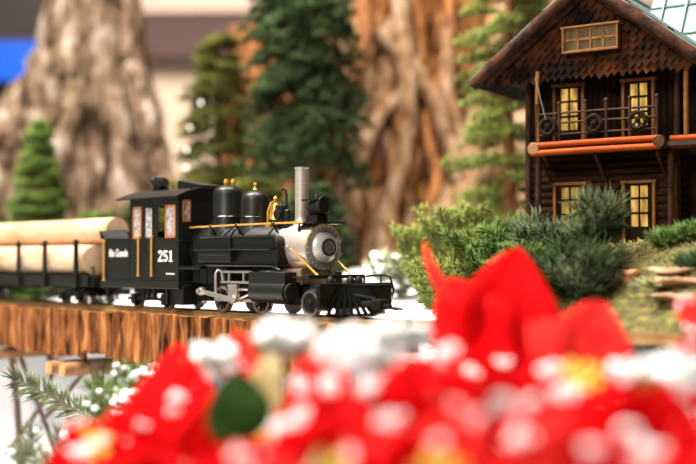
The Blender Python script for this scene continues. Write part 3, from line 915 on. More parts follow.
    for x in (-168, -99, -36):
        w = B()
        pts = [(x + 11 * math.cos(a), yb - 3.5, Z(564) + 11 * math.sin(a)) for a in [2 * PI * i / 22 for i in range(23)]]
        w.tube(pts, 3.0, 8, .5)
        for a in (PI / 4, -PI / 4): w.bar((x - 10 * math.cos(a), yb - 3, Z(564) - 10 * math.sin(a)), (x + 10 * math.cos(a), yb - 3, Z(564) + 10 * math.sin(a)), 2.4, 2.4, (0, 1, 0))
        w.ball((x, yb - 4, Z(564)), 4, 8)
        w.build('wreath', 'wreath', t)
    for x in (-100, -12, -184):
        B().bar((x, -2, Z(480)), (x, yb + 4, Z(522)), 4, 5).build('bracket', 'rail_wood', t, smooth=False)
    B().tube([(-186, yb - 6, Z(636)), (-176, yb - 8, Z(600)), (-170, yb - 6, Z(574))], .7, 6).build('wire', 'graphite_face', t)
    # gable, overhanging the balcony
    ax, az, sl = -111, 762, .75
    yg = -48
    hw = 148
    B().prism([(ax - hw, Z(az - 12 - hw * sl)), (ax + hw, Z(az - 12 - hw * sl)), (ax, Z(az - 12))], yg + 6, DP, 'y').build('gable', 'house_bark', t, smooth=False)
    shg = B()
    for j in range(11):
        z = 631 + j * 11.5
        half = (az - 18 - z) / sl
        n = int(2 * min(half, 140) / 11)
        for i in range(n + 1):
            x = ax - min(half, 140) + 2 * min(half, 140) * i / max(n, 1) + (5 if j % 2 else 0) + RND.uniform(-1, 1)
            if abs(x - ax) > half - 3: continue
            wd = 6.2
            dz = RND.uniform(-2, 2)
            y0 = yg + 5 - 1.2
            tip = [(x - wd, z + 17), (x - wd, z + 5 + dz), (x - wd * .5, z + 1 + dz), (x, z - 3 + dz), (x + wd * .5, z + 1 + dz), (x + wd, z + 5 + dz), (x + wd, z + 17)]
            k = len(shg.v)
            for yy in (0, 1.4):
                for px, pz in tip:
                    shg.v.append(Vector((px, y0 + yy - 4.5 * (1 - (pz - z) / 17.0) - RND.uniform(0, .8), Z(pz))) * .001)
            m_ = len(tip)
            shg.f += [tuple(k + q for q in range(m_)), tuple(k + 2 * m_ - 1 - q for q in range(m_))]
            shg.f += [(k + q, k + m_ + q, k + m_ + (q + 1) % m_, k + (q + 1) % m_) for q in range(m_)]
    shg.build('gable_shingles', 'shingle', t, smooth=False)
    opening('window', -143, -66, Z(669), Z(701), 4, 2, 0, yg - 9, 3, 'dim_pane')
    # rake logs, roof
    ez = az - 172 * sl
    for sg in (-1, 1):
        rl = B()
        pts = []
        for i in range(13):
            q = i / 12
            pts.append((ax + sg * 176 * q, yg - 14 + RND.uniform(-.6, .6), Z(az + 3 - 176 * sl * q + RND.uniform(-.8, .8))))
        rl.tube(pts, 9.0, 12, .10).tube([(p[0], p[1] + 12, p[2] - 8) for p in pts[:-1]], 6.5, 10, .15)
        rl.build('rake_log', 'rake_log', t)
    for sg in (-1, 1):
        rf = B()
        e0, e1 = (ax, Z(az + 8)), (ax + sg * 180, Z(az + 8 - 180 * sl))
        poly = [e0, e1, (e1[0], e1[1] + 4), (e0[0], e0[1] + 5)]
        rf.prism(poly, yg - 20, DP + 30, 'y')
        o = rf.build('roof', 'teal_roof', t, smooth=False, bevel=.001)
        B().prism([(e0[0], e0[1] - 4), (e1[0] - sg * 2, e1[1] - 4), (e1[0] - sg * 2, e1[1] - .3), (e0[0], e0[1] - .3)], yg - 18, DP + 28, 'y').build('soffit', 'house_bark', t, smooth=False)
        sm_ = B()
        for y in range(int(yg) + 6, DP + 20, 34):
            sm_.bar((e0[0], y, e0[1] + 5.6), (e1[0], y, e1[1] + 5), 3, 3.4)
        for q in (.33, .66): sm_.bar((ax + sg * 180 * q, yg - 19, Z(az + 14 - 180 * sl * q)), (ax + sg * 180 * q, DP + 28, Z(az + 14 - 180 * sl * q)), 2, 2)
        sm_.build('roof_seam', 'teal_roof', o, smooth=False)
    B().tube([(ax, yg - 20, Z(az + 15)), (ax, DP + 30, Z(az + 15))], 5, 10).build('ridge_cap', 'teal_roof', t)
    wr = B().prism([(6, Z(642)), (6, Z(646)), (112, Z(806)), (218, Z(646)), (218, Z(642)), (112, Z(802))], -60, 330, 'x')
    o = wr.build('wing_roof', 'teal_roof', t, smooth=False, bevel=.001)
    ws = B()
    for x in range(-40, 330, 34): ws.bar((x, 5, Z(648)), (x, 111, Z(808)), 3, 3.4)
    for q in (.3, .6, .9): ws.bar((-60, 6 + 106 * q, Z(648 + 160 * q)), (330, 6 + 106 * q, Z(648 + 160 * q)), 2, 2)
    ws.build('roof_seam', 'teal_roof', o, smooth=False)
    B().box(0, 320, 24, 200, Z(384), Z(640)).build('wing_wall', 'house_bark', t, smooth=False)
    return t


build_house()


# ------------------------------------------------------------------ greenery
def spray(rng, p0, d, L, n_twig, nl, dens, droop=.15, flat=.55, twig_k=.45, start=.12, nup=None):
    """one fir branch: main stem with side twigs; returns paths and needle arrays"""
    p0, d = Vector(p0), Vector(d).normalized()
    paths, P, D, Ln = [], [], [], []
    up = Vector((0, 0, 1))
    side = d.cross(up)
    side = side.normalized() if side.length > .2 else Vector((1, 0, 0))
    nrm = side.cross(d).normalized() if nup is None else Vector(nup).normalized()
    if nup is not None: side = d.cross(nrm).normalized()

    def stem(a, dd, l, r):
        K = 6
        pts = [a + dd * (l * i / K) + Vector((0, 0, -droop * l * (i / K) ** 2)) for i in range(K + 1)]
        paths.append((pts, [r * (1 - .7 * i / K) for i in range(K + 1)]))
        n = max(4, int(l * dens))
        for i in range(n):
            q = (i + rng.random()) / n
            j = min(int(q * K), K - 1); f = q * K - j
            p = pts[j].lerp(pts[j + 1], f)
            tan = (pts[j + 1] - pts[j]).normalized()
            sd = tan.cross(nrm); sd = sd.normalized() if sd.length > .01 else side
            ang = rng.choice((-1, 1)) * rng.uniform(.35, 1.2)
            v = tan * rng.uniform(.45, .9) + (sd * math.sin(ang) + nrm * math.cos(ang) * (1 - flat) * rng.choice((1, 1, -1))) * 1.0
            P.append(p); D.append(v); Ln.append(nl * rng.uniform(.65, 1.1) * (1 if q < .9 else .8))
        # tip tuft
        for i in range(5):
            P.append(pts[-1]); D.append(dd + Vector((rng.gauss(0, .35), rng.gauss(0, .35), rng.gauss(0, .35)))); Ln.append(nl * .8)
        return pts
    main = stem(p0, d, L, max(.0009, L * .012))
    for i in range(n_twig):
        q = start + (1 - start) * (i + .5) / n_twig * .95
        j = min(int(q * 6), 5)
        a = main[j].lerp(main[j + 1], q * 6 - j)
        sg = 1 if i % 2 else -1
        dd = (d * rng.uniform(.65, .9) + side * sg * rng.uniform(.6, .95) + nrm * rng.uniform(-.1, .15)).normalized()
        stem(a, dd, L * twig_k * (1 - .65 * q) * rng.uniform(.8, 1.15), max(.0006, L * .006))
    return paths, P, D, Ln


def snow_blobs(pts, r, rng, n):
    mb = MB()
    for _ in range(n):
        p = Vector(rng.choice(pts)) + Vector((rng.gauss(0, r), rng.gauss(0, r), abs(rng.gauss(0, r * .5))))
        q = r * rng.uniform(.5, 1.15)
        mb.ball(p, q, 8, (1, 1, rng.uniform(.6, .9)))
    return mb


def fir_sprig(name, label, cat, base, branches, m_needle, group, nl=.014, nr=.0006, dens=900, twigs=8, seed=1, snow=0, snow_r=.006, twig_k=.45, droop=.15, flat=.55, nup=None):
    """a cut fir spray stuck in the ground: stem, needles and (some) flock; branches: (start, direction, length)"""
    rng = random.Random(seed)
    base = Vector(base)
    t = thing(name, label, cat, base, 0, group)
    mb = MB(); P, D, L = [], [], []
    spots = []
    for p0, d, l in branches:
        pa, p, dd, ln = spray(rng, p0, d, l, twigs, nl, dens, droop, flat, twig_k, nup=nup)
        for pts, rr in pa:
            mb.tube(pts, rr, 5)
            spots += pts[2:]
        P += p; D += dd; L += ln
        if (Vector(p0) - base).length > .004:
            mid = (Vector(p0) + base) / 2
            mb.tube([base - Vector((0, 0, .004)), mid, Vector(p0)], [.0024, .0022, .0018], 6)
    mb.build('stem', 'twig', t, base)
    needles('needles', m_needle, P, D, L, nr, t, base)
    if snow:
        o = snow_blobs(spots, snow_r, rng, snow).build('snow', 'flock', t, base)
        o['kind'] = 'stuff'; o['label'] = 'white artificial snow on the sprig'
    return t


def conifer(name, label, cat, base, height, rad_, m_needle, group, seed, nl=.03, nr=.0022, whorls=11, per=8, dens=150, twigs=6, trunk='twig', shape=1.0, z0=.08, trunk_r=None, droop=.25, lift=.15):
    rng = random.Random(seed)
    base = Vector(base)
    t = thing(name, label, cat, base, 0, group)
    tr_ = trunk_r or height * .022
    MB().tube([base - Vector((0, 0, .03))] + [base + Vector((rng.gauss(0, .003), rng.gauss(0, .003), height * q)) for q in (.25, .5, .75, 1)], [tr_ * 1.3, tr_, tr_ * .75, tr_ * .5, tr_ * .15], 10, .1).build('trunk', trunk, t, base)
    mb = MB(); P, D, L = [], [], []
    for i in range(whorls):
        q = z0 + (1 - z0) * i / whorls
        rr = rad_ * (1 - q) ** shape + .06 * rad_
        for k in range(per):
            a = 2 * PI * (k + rng.random() * .8) / per + i
            d = Vector((math.cos(a), math.sin(a), lift + .3 * q + rng.gauss(0, .12)))
            p0 = base + Vector((0, 0, height * (q + rng.uniform(-.03, .03))))
            pa, p, dd, ln = spray(rng, p0, d, rr * rng.uniform(.75, 1.15), twigs, nl, dens, droop, .35, .5)
            for pts, r_ in pa: mb.tube(pts, r_, 4)
            P += p; D += dd; L += ln
    mb.build('branches', 'twig', t, base)
    needles('foliage', m_needle, P, D, L, nr, t, base)
    return t


def on_ground(px, depth, sink=.0):
    """ground point below image column px at a given depth"""
    x = (px - 348) / F_PX * depth
    p = Vector((x, depth, 0)); p.z = surf_z(p) - sink
    return p


# stump with bark, tall and pale, at the left; and the root mass in the middle
def stump(name, label, base, prof, m_, seed, lobes, lobe_amp, ridge, roots=(), nth=220, nz=120, yscale=.8):
    base = Vector(base)
    t = thing(name, label, 'tree stump', base)
    mb = MB()
    zs = [prof[0][1] + (prof[-1][1] - prof[0][1]) * i / nz for i in range(nz + 1)]

    def R(z):
        for (r0, a), (r1, b_) in zip(prof, prof[1:]):
            if a <= z <= b_:
                return r0 + (r1 - r0) * sm((z - a) / (b_ - a)) * .5 + (r1 - r0) * .5 * (z - a) / (b_ - a)
        return prof[-1][0]
    h = prof[-1][1]
    for z in zs:
        r = R(z)
        for k in range(nth):
            a = 2 * PI * k / nth
            ca, sa = math.cos(a), math.sin(a)
            w = 1 - z / h
            tw = a + .35 * z / h
            lob = lobe_amp * (w ** 1.4) * (math.cos(lobes * tw + seed) + .5 * math.cos((lobes * 2 + 1) * tw + 2 * seed))
            n1 = 1 - 2 * abs(noise.noise(Vector((ca * 5, sa * 5, z * 1.6 + seed))))
            n2 = 1 - 2 * abs(noise.noise(Vector((ca * 13, sa * 13, z * 3.2 + seed * 2))))
            n3 = noise.noise(Vector((ca * 2.2, sa * 2.2, z * 5 + seed)))
            q = r * (1 + lob + ridge * (n1 * .6 + n2 * .45 + .35 * noise.noise(Vector((ca * 24, sa * 24, z * 11 + seed)))) + .10 * n3)
            mb.v.append(base + Vector((q * ca, q * sa * yscale, z)))
    for i in range(nz):
        for k in range(nth):
            a, b_ = i * nth + k, i * nth + (k + 1) % nth
            mb.f.append((a, b_, b_ + nth, a + nth))
    mb.f.append(tuple(nz * nth + k for k in range(nth)))
    mb.build('stump_body', m_, t, base)
    for pts, r0, r1, mm in roots:
        K = 18
        pts = [Vector(p) for p in pts]
        out = []
        for i in range(K + 1):
            q = i / K * (len(pts) - 1); j = min(int(q), len(pts) - 2)
            a_, b_, c_, d_ = pts[max(j - 1, 0)], pts[j], pts[j + 1], pts[min(j + 2, len(pts) - 1)]
            f = q - j
            p = .5 * ((2 * b_) + (c_ - a_) * f + (2 * a_ - 5 * b_ + 4 * c_ - d_) * f * f + (3 * b_ - a_ - 3 * c_ + d_) * f ** 3)
            out.append(p + Vector((noise.noise(p * 14), noise.noise(p * 14 + Vector((5, 0, 0))), noise.noise(p * 14 + Vector((0, 7, 0))))) * r0 * .5)
        MB().tube(out, [r0 + (r1 - r0) * i / K for i in range(K + 1)], 12, .35).build('root', mm, t, base)
    return t


def rt(*pts):
    return [at(*p) for p in pts]


b = on_ground(92, 3.5, .08)
stump('tall_stump', 'tall pale grey tree stump flaring at its foot, left background', b,
      [(.36, 0), (.265, .28), (.20, .50), (.150, .75), (.120, 1.0), (.105, 1.6)], 'stump_bark', 2.3, 5, .16, .13,
      [(rt((82, 20, 3.46), (58, 75, 3.42), (24, 150, 3.38), (-30, 215, 3.32)), .065, .16, 'stump_bark'),
       (rt((75, 90, 3.32), (58, 150, 3.25), (40, 200, 3.2), (22, 235, 3.15)), .04, .05, 'stump_bark'),
       (rt((128, 70, 3.38), (146, 120, 3.3), (160, 170, 3.25), (172, 205, 3.2)), .035, .035, 'stump_bark')])
b = on_ground(440, 3.5, .08)
rr = random.Random(11)
root_list = []
for k in range(26):
    x0 = 325 + k * 8.2 + rr.uniform(-14, 14)
    y0 = rr.choice((-20, -10, 10, 30, 60, 90, 120))
    x1 = x0 + rr.uniform(-62, 18) - (12 if k < 12 else 0)
    y1 = rr.uniform(225, 285)
    dd = rr.uniform(-.06, .10)
    mid = [(x0 + (x1 - x0) * q + rr.uniform(-16, 16), y0 + (y1 - y0) * q, 3.16 + dd - .28 * q) for q in (0, .28, .55, .8, 1)]
    root_list.append((rt(*mid), rr.uniform(.010, .026), rr.uniform(.012, .030), rr.choice(('driftwood', 'driftwood', 'trunk_brown', 'root_bark'))))
for pts_ in (((520, 150, 2.95), (480, 170, 2.9), (440, 215, 2.85), (420, 255, 2.8)), ((395, 20, 3.15), (385, 90, 3.1), (360, 160, 3.0), (345, 215, 2.95), (335, 268, 2.9)),
             ((380, 30, 3.12), (420, 75, 3.06), (450, 140, 3.0), (470, 200, 2.95)), ((345, -10, 3.2), (350, 20, 3.1), (346, 45, 3.02), (338, 62, 2.98))):
    root_list.append((rt(*pts_), .028, .020, 'driftwood'))
stump('root_mass', 'huge brown stump with tangled pale roots behind the locomotive', b,
      [(.50, 0), (.44, .28), (.39, .55), (.35, .85), (.34, 1.2), (.34, 1.6)], 'root_bark', 5.1, 9, .16, .20, root_list, nth=300, nz=150)
b = on_ground(250, 4.1, .08)
stump('bark_trunk', 'orange-barked trunk half hidden behind the dark hanging conifer', b,
      [(.13, 0), (.115, .35), (.095, .7), (.07, .95)], 'trunk_brown', 1.4, 4, .10, .12, nth=90, nz=70)

T = 'model evergreens in the background'
conifer('model_conifer', 'tall dark green conifer right behind the locomotive domes', 'tree', on_ground(304, 2.72, .0), 1.25, .140, 'needle_dark', T, 3, nl=.030, nr=.0030, whorls=26, per=11, dens=170, shape=.30, z0=.24, droop=.75, lift=.10, trunk_r=.02)
conifer('model_conifer', 'olive conifer to the left of the dark tall one, behind the cab', 'tree', on_ground(218, 2.98, 0), .62, .15, 'needle_olive', T, 4, nl=.030, nr=.0026, whorls=13, per=9, dens=130, shape=.55, z0=.08, droop=.5, trunk_r=.012)
conifer('model_conifer', 'small bright green conifer in front of the tall pale stump', 'tree', on_ground(38, 2.75), .43, .105, 'needle_bright', T, 5, nl=.026, nr=.0022, whorls=15, per=9, dens=200, shape=.95, trunk_r=.008, droop=.1)
conifer('model_conifer', 'light green conifer standing beside the cottage eave', 'tree', on_ground(509, 2.25), .80, .115, 'needle_light', T, 6, nl=.026, nr=.0019, whorls=14, per=6, dens=230, shape=.25, z0=.16, droop=.35, trunk='trunk_brown', trunk_r=.013, twigs=7)
S = 'low evergreen shrubs behind the train'
for i, (px, dp, hh, rr, mm, lb) in enumerate((
        (98, 2.50, .185, .085, 'needle_mid', 'low green shrub above the log load, beside the small conifer'),
        (190, 2.60, .24, .10, 'needle_olive', 'olive shrub behind the cab roof'),
        (254, 2.40, .22, .10, 'needle_olive', 'olive shrub seen between the domes and the bell'),
        (312, 2.34, .19, .085, 'needle_dark', 'dark shrub behind the smokestack'),
        (4, 2.45, .17, .085, 'needle_mid', 'low green shrub at the left edge above the logs'),
        (146, 2.72, .20, .085, 'needle_dark', 'dark shrub at the foot of the tall pale stump'))):
    conifer('evergreen_shrub', lb, 'shrub', on_ground(px, dp), hh, rr, mm, S, 20 + i, nl=.026, nr=.0024, whorls=9, per=10, dens=190, twigs=5, shape=.5, z0=.10, trunk_r=.006, droop=.1, lift=.35)

# wire and glowing beads added to imitate blurred highlights by the olive conifer
sl = thing('highlight_string', 'wire with glowing beads, added as blurred white highlights, hanging beside the olive conifer', 'lights', at(200, 130, 2.95))
pts = [at(*p) for p in ((216, 62, 3.0), (208, 95, 2.95), (201, 103, 2.93), (190, 128, 2.92), (187, 150, 2.92), (186, 168, 2.92), (188, 215, 2.9), (188, 250, 2.88))]
MB().tube(pts, .0016, 5).build('wire', 'twig', sl, at(200, 130, 2.95))
for p in (2, 3, 4, 5):
    MB().ball(pts[p] + Vector((0, -.005, 0)), .0042, 10).build('glow_bead', 'glow_bead', sl, at(200, 130, 2.95))

# planting round the cottage
G = 'evergreen sprigs planted round the cottage'


def clump(label, px, depth, py_top, spread, n, m_needle, seed, nl=.018, nr=.0008, dens=650, lean=(0, 0), twigs=6, name='evergreen_sprig', cat='evergreen sprig', snow=0, group=G, twig_k=.42, droop=.25, snow_r=.006, flat=.5):
    """several sprays from one point; tallest reaches image row py_top"""
    rng = random.Random(seed)
    b = on_ground(px, depth)
    hgt = (at(px, py_top, depth).z - b.z) * 1.12
    br = []
    for i in range(n):
        a = rng.uniform(0, 2 * PI)
        q = rng.random() ** .5 * spread / max(hgt, .03)
        d = Vector((math.cos(a) * q + lean[0], math.sin(a) * q * .8 + lean[1], 1.0))
        br.append((b, d, hgt * rng.uniform(.75, 1.08) * math.sqrt(1 + .4 * q * q)))
    br[0] = (b, Vector((lean[0], lean[1], 1)), hgt * 1.05)
    return fir_sprig(name, label, cat, b, br, m_needle, group, nl, nr, dens, twigs, seed, snow, twig_k=twig_k, droop=droop, snow_r=snow_r, flat=flat)


clump('light green bushy sprig at the left of the cottage, tallest there', 468, 1.77, 198, .08, 18, 'needle_light', 31, nl=.019, nr=.0010, dens=800)
clump('mid green sprig in front of the light bushy one, left of the cottage', 500, 1.60, 216, .08, 18, 'needle_mid', 32, nl=.020, nr=.0010, dens=800)
clump('pale yellow-green sprig arching left beside the tall red bract', 440, 1.86, 218, .07, 13, 'needle_light', 33, nl=.020, nr=.0011, lean=(-.15, 0))
clump('dark blue-green pine sprig left of the lower left door', 548, 1.50, 218, .07, 12, 'needle_blue', 34, nl=.034, nr=.0010, dens=520, lean=(-.25, -.1), twigs=3)
clump('dark blue-green pine sprig with the tallest tip between the two lower doors', 594, 1.42, 196, .028, 8, 'needle_blue', 35, nl=.036, nr=.0010, dens=620, lean=(.12, 0), twigs=3)
clump('dark pine sprig drooping in front of the lower left door', 566, 1.38, 240, .08, 14, 'needle_dark', 36, nl=.034, nr=.0010, dens=520, twigs=3)
clump('dark pine sprig right of the drooping one, low before the moss', 590, 1.34, 258, .05, 9, 'needle_blue', 44, nl=.026, nr=.0010, dens=520, twigs=3)
clump('green sprig at the foot of the right cottage corner post', 692, 1.42, 226, .05, 6, 'needle_mid', 37, nl=.020, nr=.0010, lean=(.1, 0))
clump('grassy sprig in front of the right lower door', 664, 1.42, 236, .035, 5, 'needle_mid', 38, nl=.024, nr=.0009, twigs=2, lean=(.25, 0))
clump('dark sprig at the right edge below the side balcony', 696, 1.32, 258, .035, 6, 'needle_dark', 39, nl=.022, nr=.0010)
clump('fresh green sprig low between the tall red bract and the pines', 522, 1.46, 244, .07, 16, 'needle_mid', 40, nl=.018, nr=.0010, dens=800)
clump('yellow-green sprig low at the left foot of the green bushy ones', 452, 1.62, 248, .08, 14, 'needle_light', 45, nl=.018, nr=.0010, dens=700)
clump('small green fir tip by the rail, left of the tall red bract', 434, 1.34, 280, .035, 7, 'needle_mid', 41, nl=.017, nr=.0009, lean=(.1, 0), twigs=5)
clump('snow-dusted pale sprig on the snow right of the smokebox', 402, 2.02, 248, .09, 12, 'needle_pale', 42, nl=.022, nr=.0013, dens=480, lean=(-.35, 0), snow=110, snow_r=.008)
clump('yellow-green sprig beside the snow-dusted one', 428, 1.96, 258, .05, 9, 'needle_light', 43, nl=.02, nr=.0012, dens=480)

# rosette plant, fungi
b = on_ground(652, 1.30)
rp = thing('rosette_plant', 'pale green rosette plant beside the shelf fungus', 'plant', b)
rng = random.Random(5)
for i in range(17):
    a = i * 2.4
    el = .25 + .9 * i / 17
    d = Vector((math.cos(a) * math.cos(el), math.sin(a) * math.cos(el), math.sin(el)))
    L = .034 * (1 - .35 * i / 17)
    mb = MB()
    sd = d.cross(Vector((0, 0, 1))).normalized()
    nn = sd.cross(d)
    for q in range(6):
        f = q / 5
        w = .0045 * math.sin(PI * min(1, f * .8 + .15)) * (1 - f * .6)
        c = b + Vector((0, 0, .012)) + d * L * f + Vector((0, 0, -.006 * f * f))
        mb.v += [c - sd * w + nn * w * .3, c, c + sd * w + nn * w * .3]
        if q: mb.f += [((q - 1) * 3, (q - 1) * 3 + 1, q * 3 + 1, q * 3), ((q - 1) * 3 + 1, (q - 1) * 3 + 2, q * 3 + 2, q * 3 + 1)]
    mb.build('leaf', 'succulent', rp, b, solid=.0008)
MB().tube([b - Vector((0, 0, .004)), b + Vector((0, 0, .013))], .003, 8).build('stem', 'succulent', rp, b)


def fungus(label, px, py, depth, wx, wy, th, m_, seed, group, ground=True):
    dp = .95
    while dp < 2.2 and at(px, py, dp).z > surf_z(at(px, py, dp)) + th * .4: dp += .004
    c = at(px, py, dp)
    z = surf_z(c)
    n = 26
    mb = MB()
    for j, (k, h) in enumerate(((.0, -.25), (.55, -.2), (.9, .1), (1.0, .45), (.93, .8), (.55, 1.0), (.0, .92))):
        for i in range(n):
            a = 2 * PI * i / n
            r = k * (1 + .18 * noise.noise(Vector((math.cos(a) * 1.4, math.sin(a) * 1.4, seed))) + .06 * math.sin(5 * a + seed))
            mb.v.append(c + Vector((math.cos(a) * wx * r, math.sin(a) * wy * r, th * h + .002 * math.sin(3 * a + seed) * k)))
        if j:
            for i in range(n):
                a, b_ = (j - 1) * n + i, (j - 1) * n + (i + 1) % n
                mb.f.append((a, b_, b_ + n, a + n))
    base = Vector((c.x, c.y, min(z, c.z - .001)))
    t = thing('shelf_fungus', label, 'fungus', base, 0, group)
    mb.build('cap', m_, t, base)
    MB().tube([base - Vector((0, 0, .008)), c + Vector((0, wy * .3, 0))], [.010, .009], 10, .2).build('foot', m_, t, base)


FG = 'dried fungi on the moss below the cottage'
fungus('wide banded bracket fungus, topmost of the pair at right', 678, 284, 1.16, .036, .022, .007, 'fungus_rim', 1.0, FG)
fungus('smaller pale bracket fungus under the wide banded one', 674, 299, 1.12, .026, .018, .006, 'fungus_rim', 2.5, FG)
fungus('orange ruffled fungus left of the rosette plant', 612, 264, 1.30, .019, .014, .012, 'fungus', 3.0, FG)
fungus('small tan fungus tucked beside the orange ruffled one', 630, 276, 1.27, .011, .010, .007, 'fungus', 4.0, FG)
fungus('flat rough-topped bracket fungus behind the wide banded one', 676, 273, 1.22, .034, .020, .006, 'fungus_rim', 5.0, FG)
fungus('tan bark-like fungus against the moss near the tall red bract', 464, 268, 1.42, .007, .008, .016, 'rake_log', 6.0, FG)


# ------------------------------------------------------------------ foreground: flocked fir sprigs and poinsettias
FS = 'fir sprigs in the foreground'


def sprig_at(label, px0, py0, px1, py1, depth, d1, m_needle, seed, twigs, nl, nr, dens, snow, name='fir_sprig', twig_k=.45, flat=.8, snow_r=.006, more=()):
    p0, p1 = at(px0, py0, depth), at(px1, py1, d1)
    base = p0 + Vector((.0, .02, 0)); base.z = surf_z(base)
    br = [(p0, p1 - p0, (p1 - p0).length)]
    for a in more:
        q = at(*a); br.append((p0, q - p0, (q - p0).length))
    return fir_sprig(name, label, 'fir sprig', base, br, m_needle, FS, nl, nr, dens, twigs, seed, snow, twig_k=twig_k, droop=.05, flat=flat, snow_r=snow_r, nup=(.15, -1, .35))


sprig_at('long green fir sprig pointing up left under the trestle', 140, 448, 18, 372, 1.42, 1.46, 'needle_frost', 51, 0, .032, .0014, 1000, 0, flat=.85)
sprig_at('green fir sprig along the bottom edge at left', 120, 488, 18, 446, 1.22, 1.26, 'needle_frost', 52, 4, .024, .0011, 1000, 4)
sprig_at('upright green fir tip between the long sprig and the snowy one', 112, 456, 103, 382, 1.28, 1.28, 'needle_mid', 53, 5, .024, .0011, 800, 10, snow_r=.004, flat=.3)
sprig_at('snow-flocked fir sprig above the left poinsettia', 142, 436, 126, 366, 1.26, 1.28, 'needle_mid', 54, 5, .022, .0012, 700, 130, snow_r=.0048, flat=.4, more=((154, 372, 1.28), (114, 394, 1.25)))
SN = 'flocked_sprig'
for i, (lb, px, py, dp, w, n, bot) in enumerate((
        ('snow-covered sprig above the dark green poinsettia leaf', 212, 362, .92, 28, 90, 470),
        ('snow-covered sprig below the rear driving wheels', 285, 338, .80, 25, 110, 470),
        ('snow-covered sprig below the pilot, widest of the snow tufts', 356, 352, .78, 34, 140, 470),
        ('small snow-covered sprig at the right of the pilot', 402, 336, .78, 21, 150, 470),
        ('snow-covered sprig at lower right beside the right edge', 674, 374, .74, 32, 90, 480))):
    p0 = at(px, bot, dp)
    base = Vector((p0.x, p0.y, surf_z(p0)))
    c = at(px, py, dp)
    rng = random.Random(60 + i)
    t = thing(SN, lb, 'fir sprig', base, 0, FS)
    wr = w / F_PX * dp
    mb = MB(); P, D, L = [], [], []
    spots = []
    mb.tube([base - Vector((0, 0, .004)), (base + c) / 2 + Vector((.004, 0, 0)), c - Vector((0, 0, wr * .4))], [.0026, .0022, .0016], 6)
    for k in range(7):
        a = 2 * PI * k / 7 + i
        d = Vector((math.cos(a) * 1.1, math.sin(a) * .8, rng.uniform(.0, .7)))
        pa, p, dd, ln = spray(rng, c - Vector((0, 0, wr * .45)), d, wr * .95, 3, .012, 260, .1, .3)
        for pts, rr in pa:
            mb.tube(pts, rr, 5); spots += pts[1:5]
        P += p; D += dd; L += ln
    mb.build('stem', 'twig', t, base)
    needles('needles', 'needle_mid', P, D, L, .0008, t, base)
    hp = MB()
    for _ in range(n):
        a, q = rng.uniform(0, 2 * PI), rng.random() ** .5
        x_, y_ = wr * q * math.cos(a), wr * .7 * q * math.sin(a)
        h_ = math.sqrt(max(0, 1 - q * q)) * (1 + .5 * math.sin(3 * a + i) * q)
        hp.ball(c + Vector((x_ * (1 + .22 * math.sin(5 * a + i)), y_, wr * rng.uniform(-.55, .62) * h_)), wr * rng.uniform(.12, .28), 8)
    o = hp.build('snow', 'flock', t, base)
    o['kind'] = 'stuff'; o['label'] = 'white flock heaped on the sprig'


def bract_mb(base, tip, width, face, bow=.10, fold=.22, wav=.0, seed=0, peak=.42, lobes=0.0):
    """leaf blade from base to tip; face = direction its upper side looks"""
    base, tip, face = Vector(base), Vector(tip), Vector(face)
    ax = tip - base; L = ax.length; d = ax / L
    sd = d.cross(face).normalized()
    n = sd.cross(d).normalized()
    nu, nv = 16, 6
    mb = MB()
    for i in range(nu + 1):
        q = i / nu
        e = math.log(.5) / math.log(peak)
        w = width / 2 * (math.sin(PI * min(max(q, 0), 1) ** e) ** .85 if 0 < q < 1 else .02)
        w *= 1 + lobes * math.sin(q * PI * 5)
        c = base + d * L * q + n * bow * L * math.sin(PI * q) - n * bow * .6 * L * q ** 3
        for j in range(-nv, nv + 1):
            v = j / nv
            z = fold * abs(v) * w + wav * w * math.sin(q * 11 + seed + v * 2.5) * abs(v) + .03 * w * math.cos(v * 9)
            mb.v.append(c + sd * w * v + n * z)
    m_ = 2 * nv + 1
    for i in range(nu):
        for j in range(m_ - 1):
            a = i * m_ + j
            mb.f.append((a, a + 1, a + m_ + 1, a + m_))
    return mb


PG = 'red glittered poinsettias in the foreground'


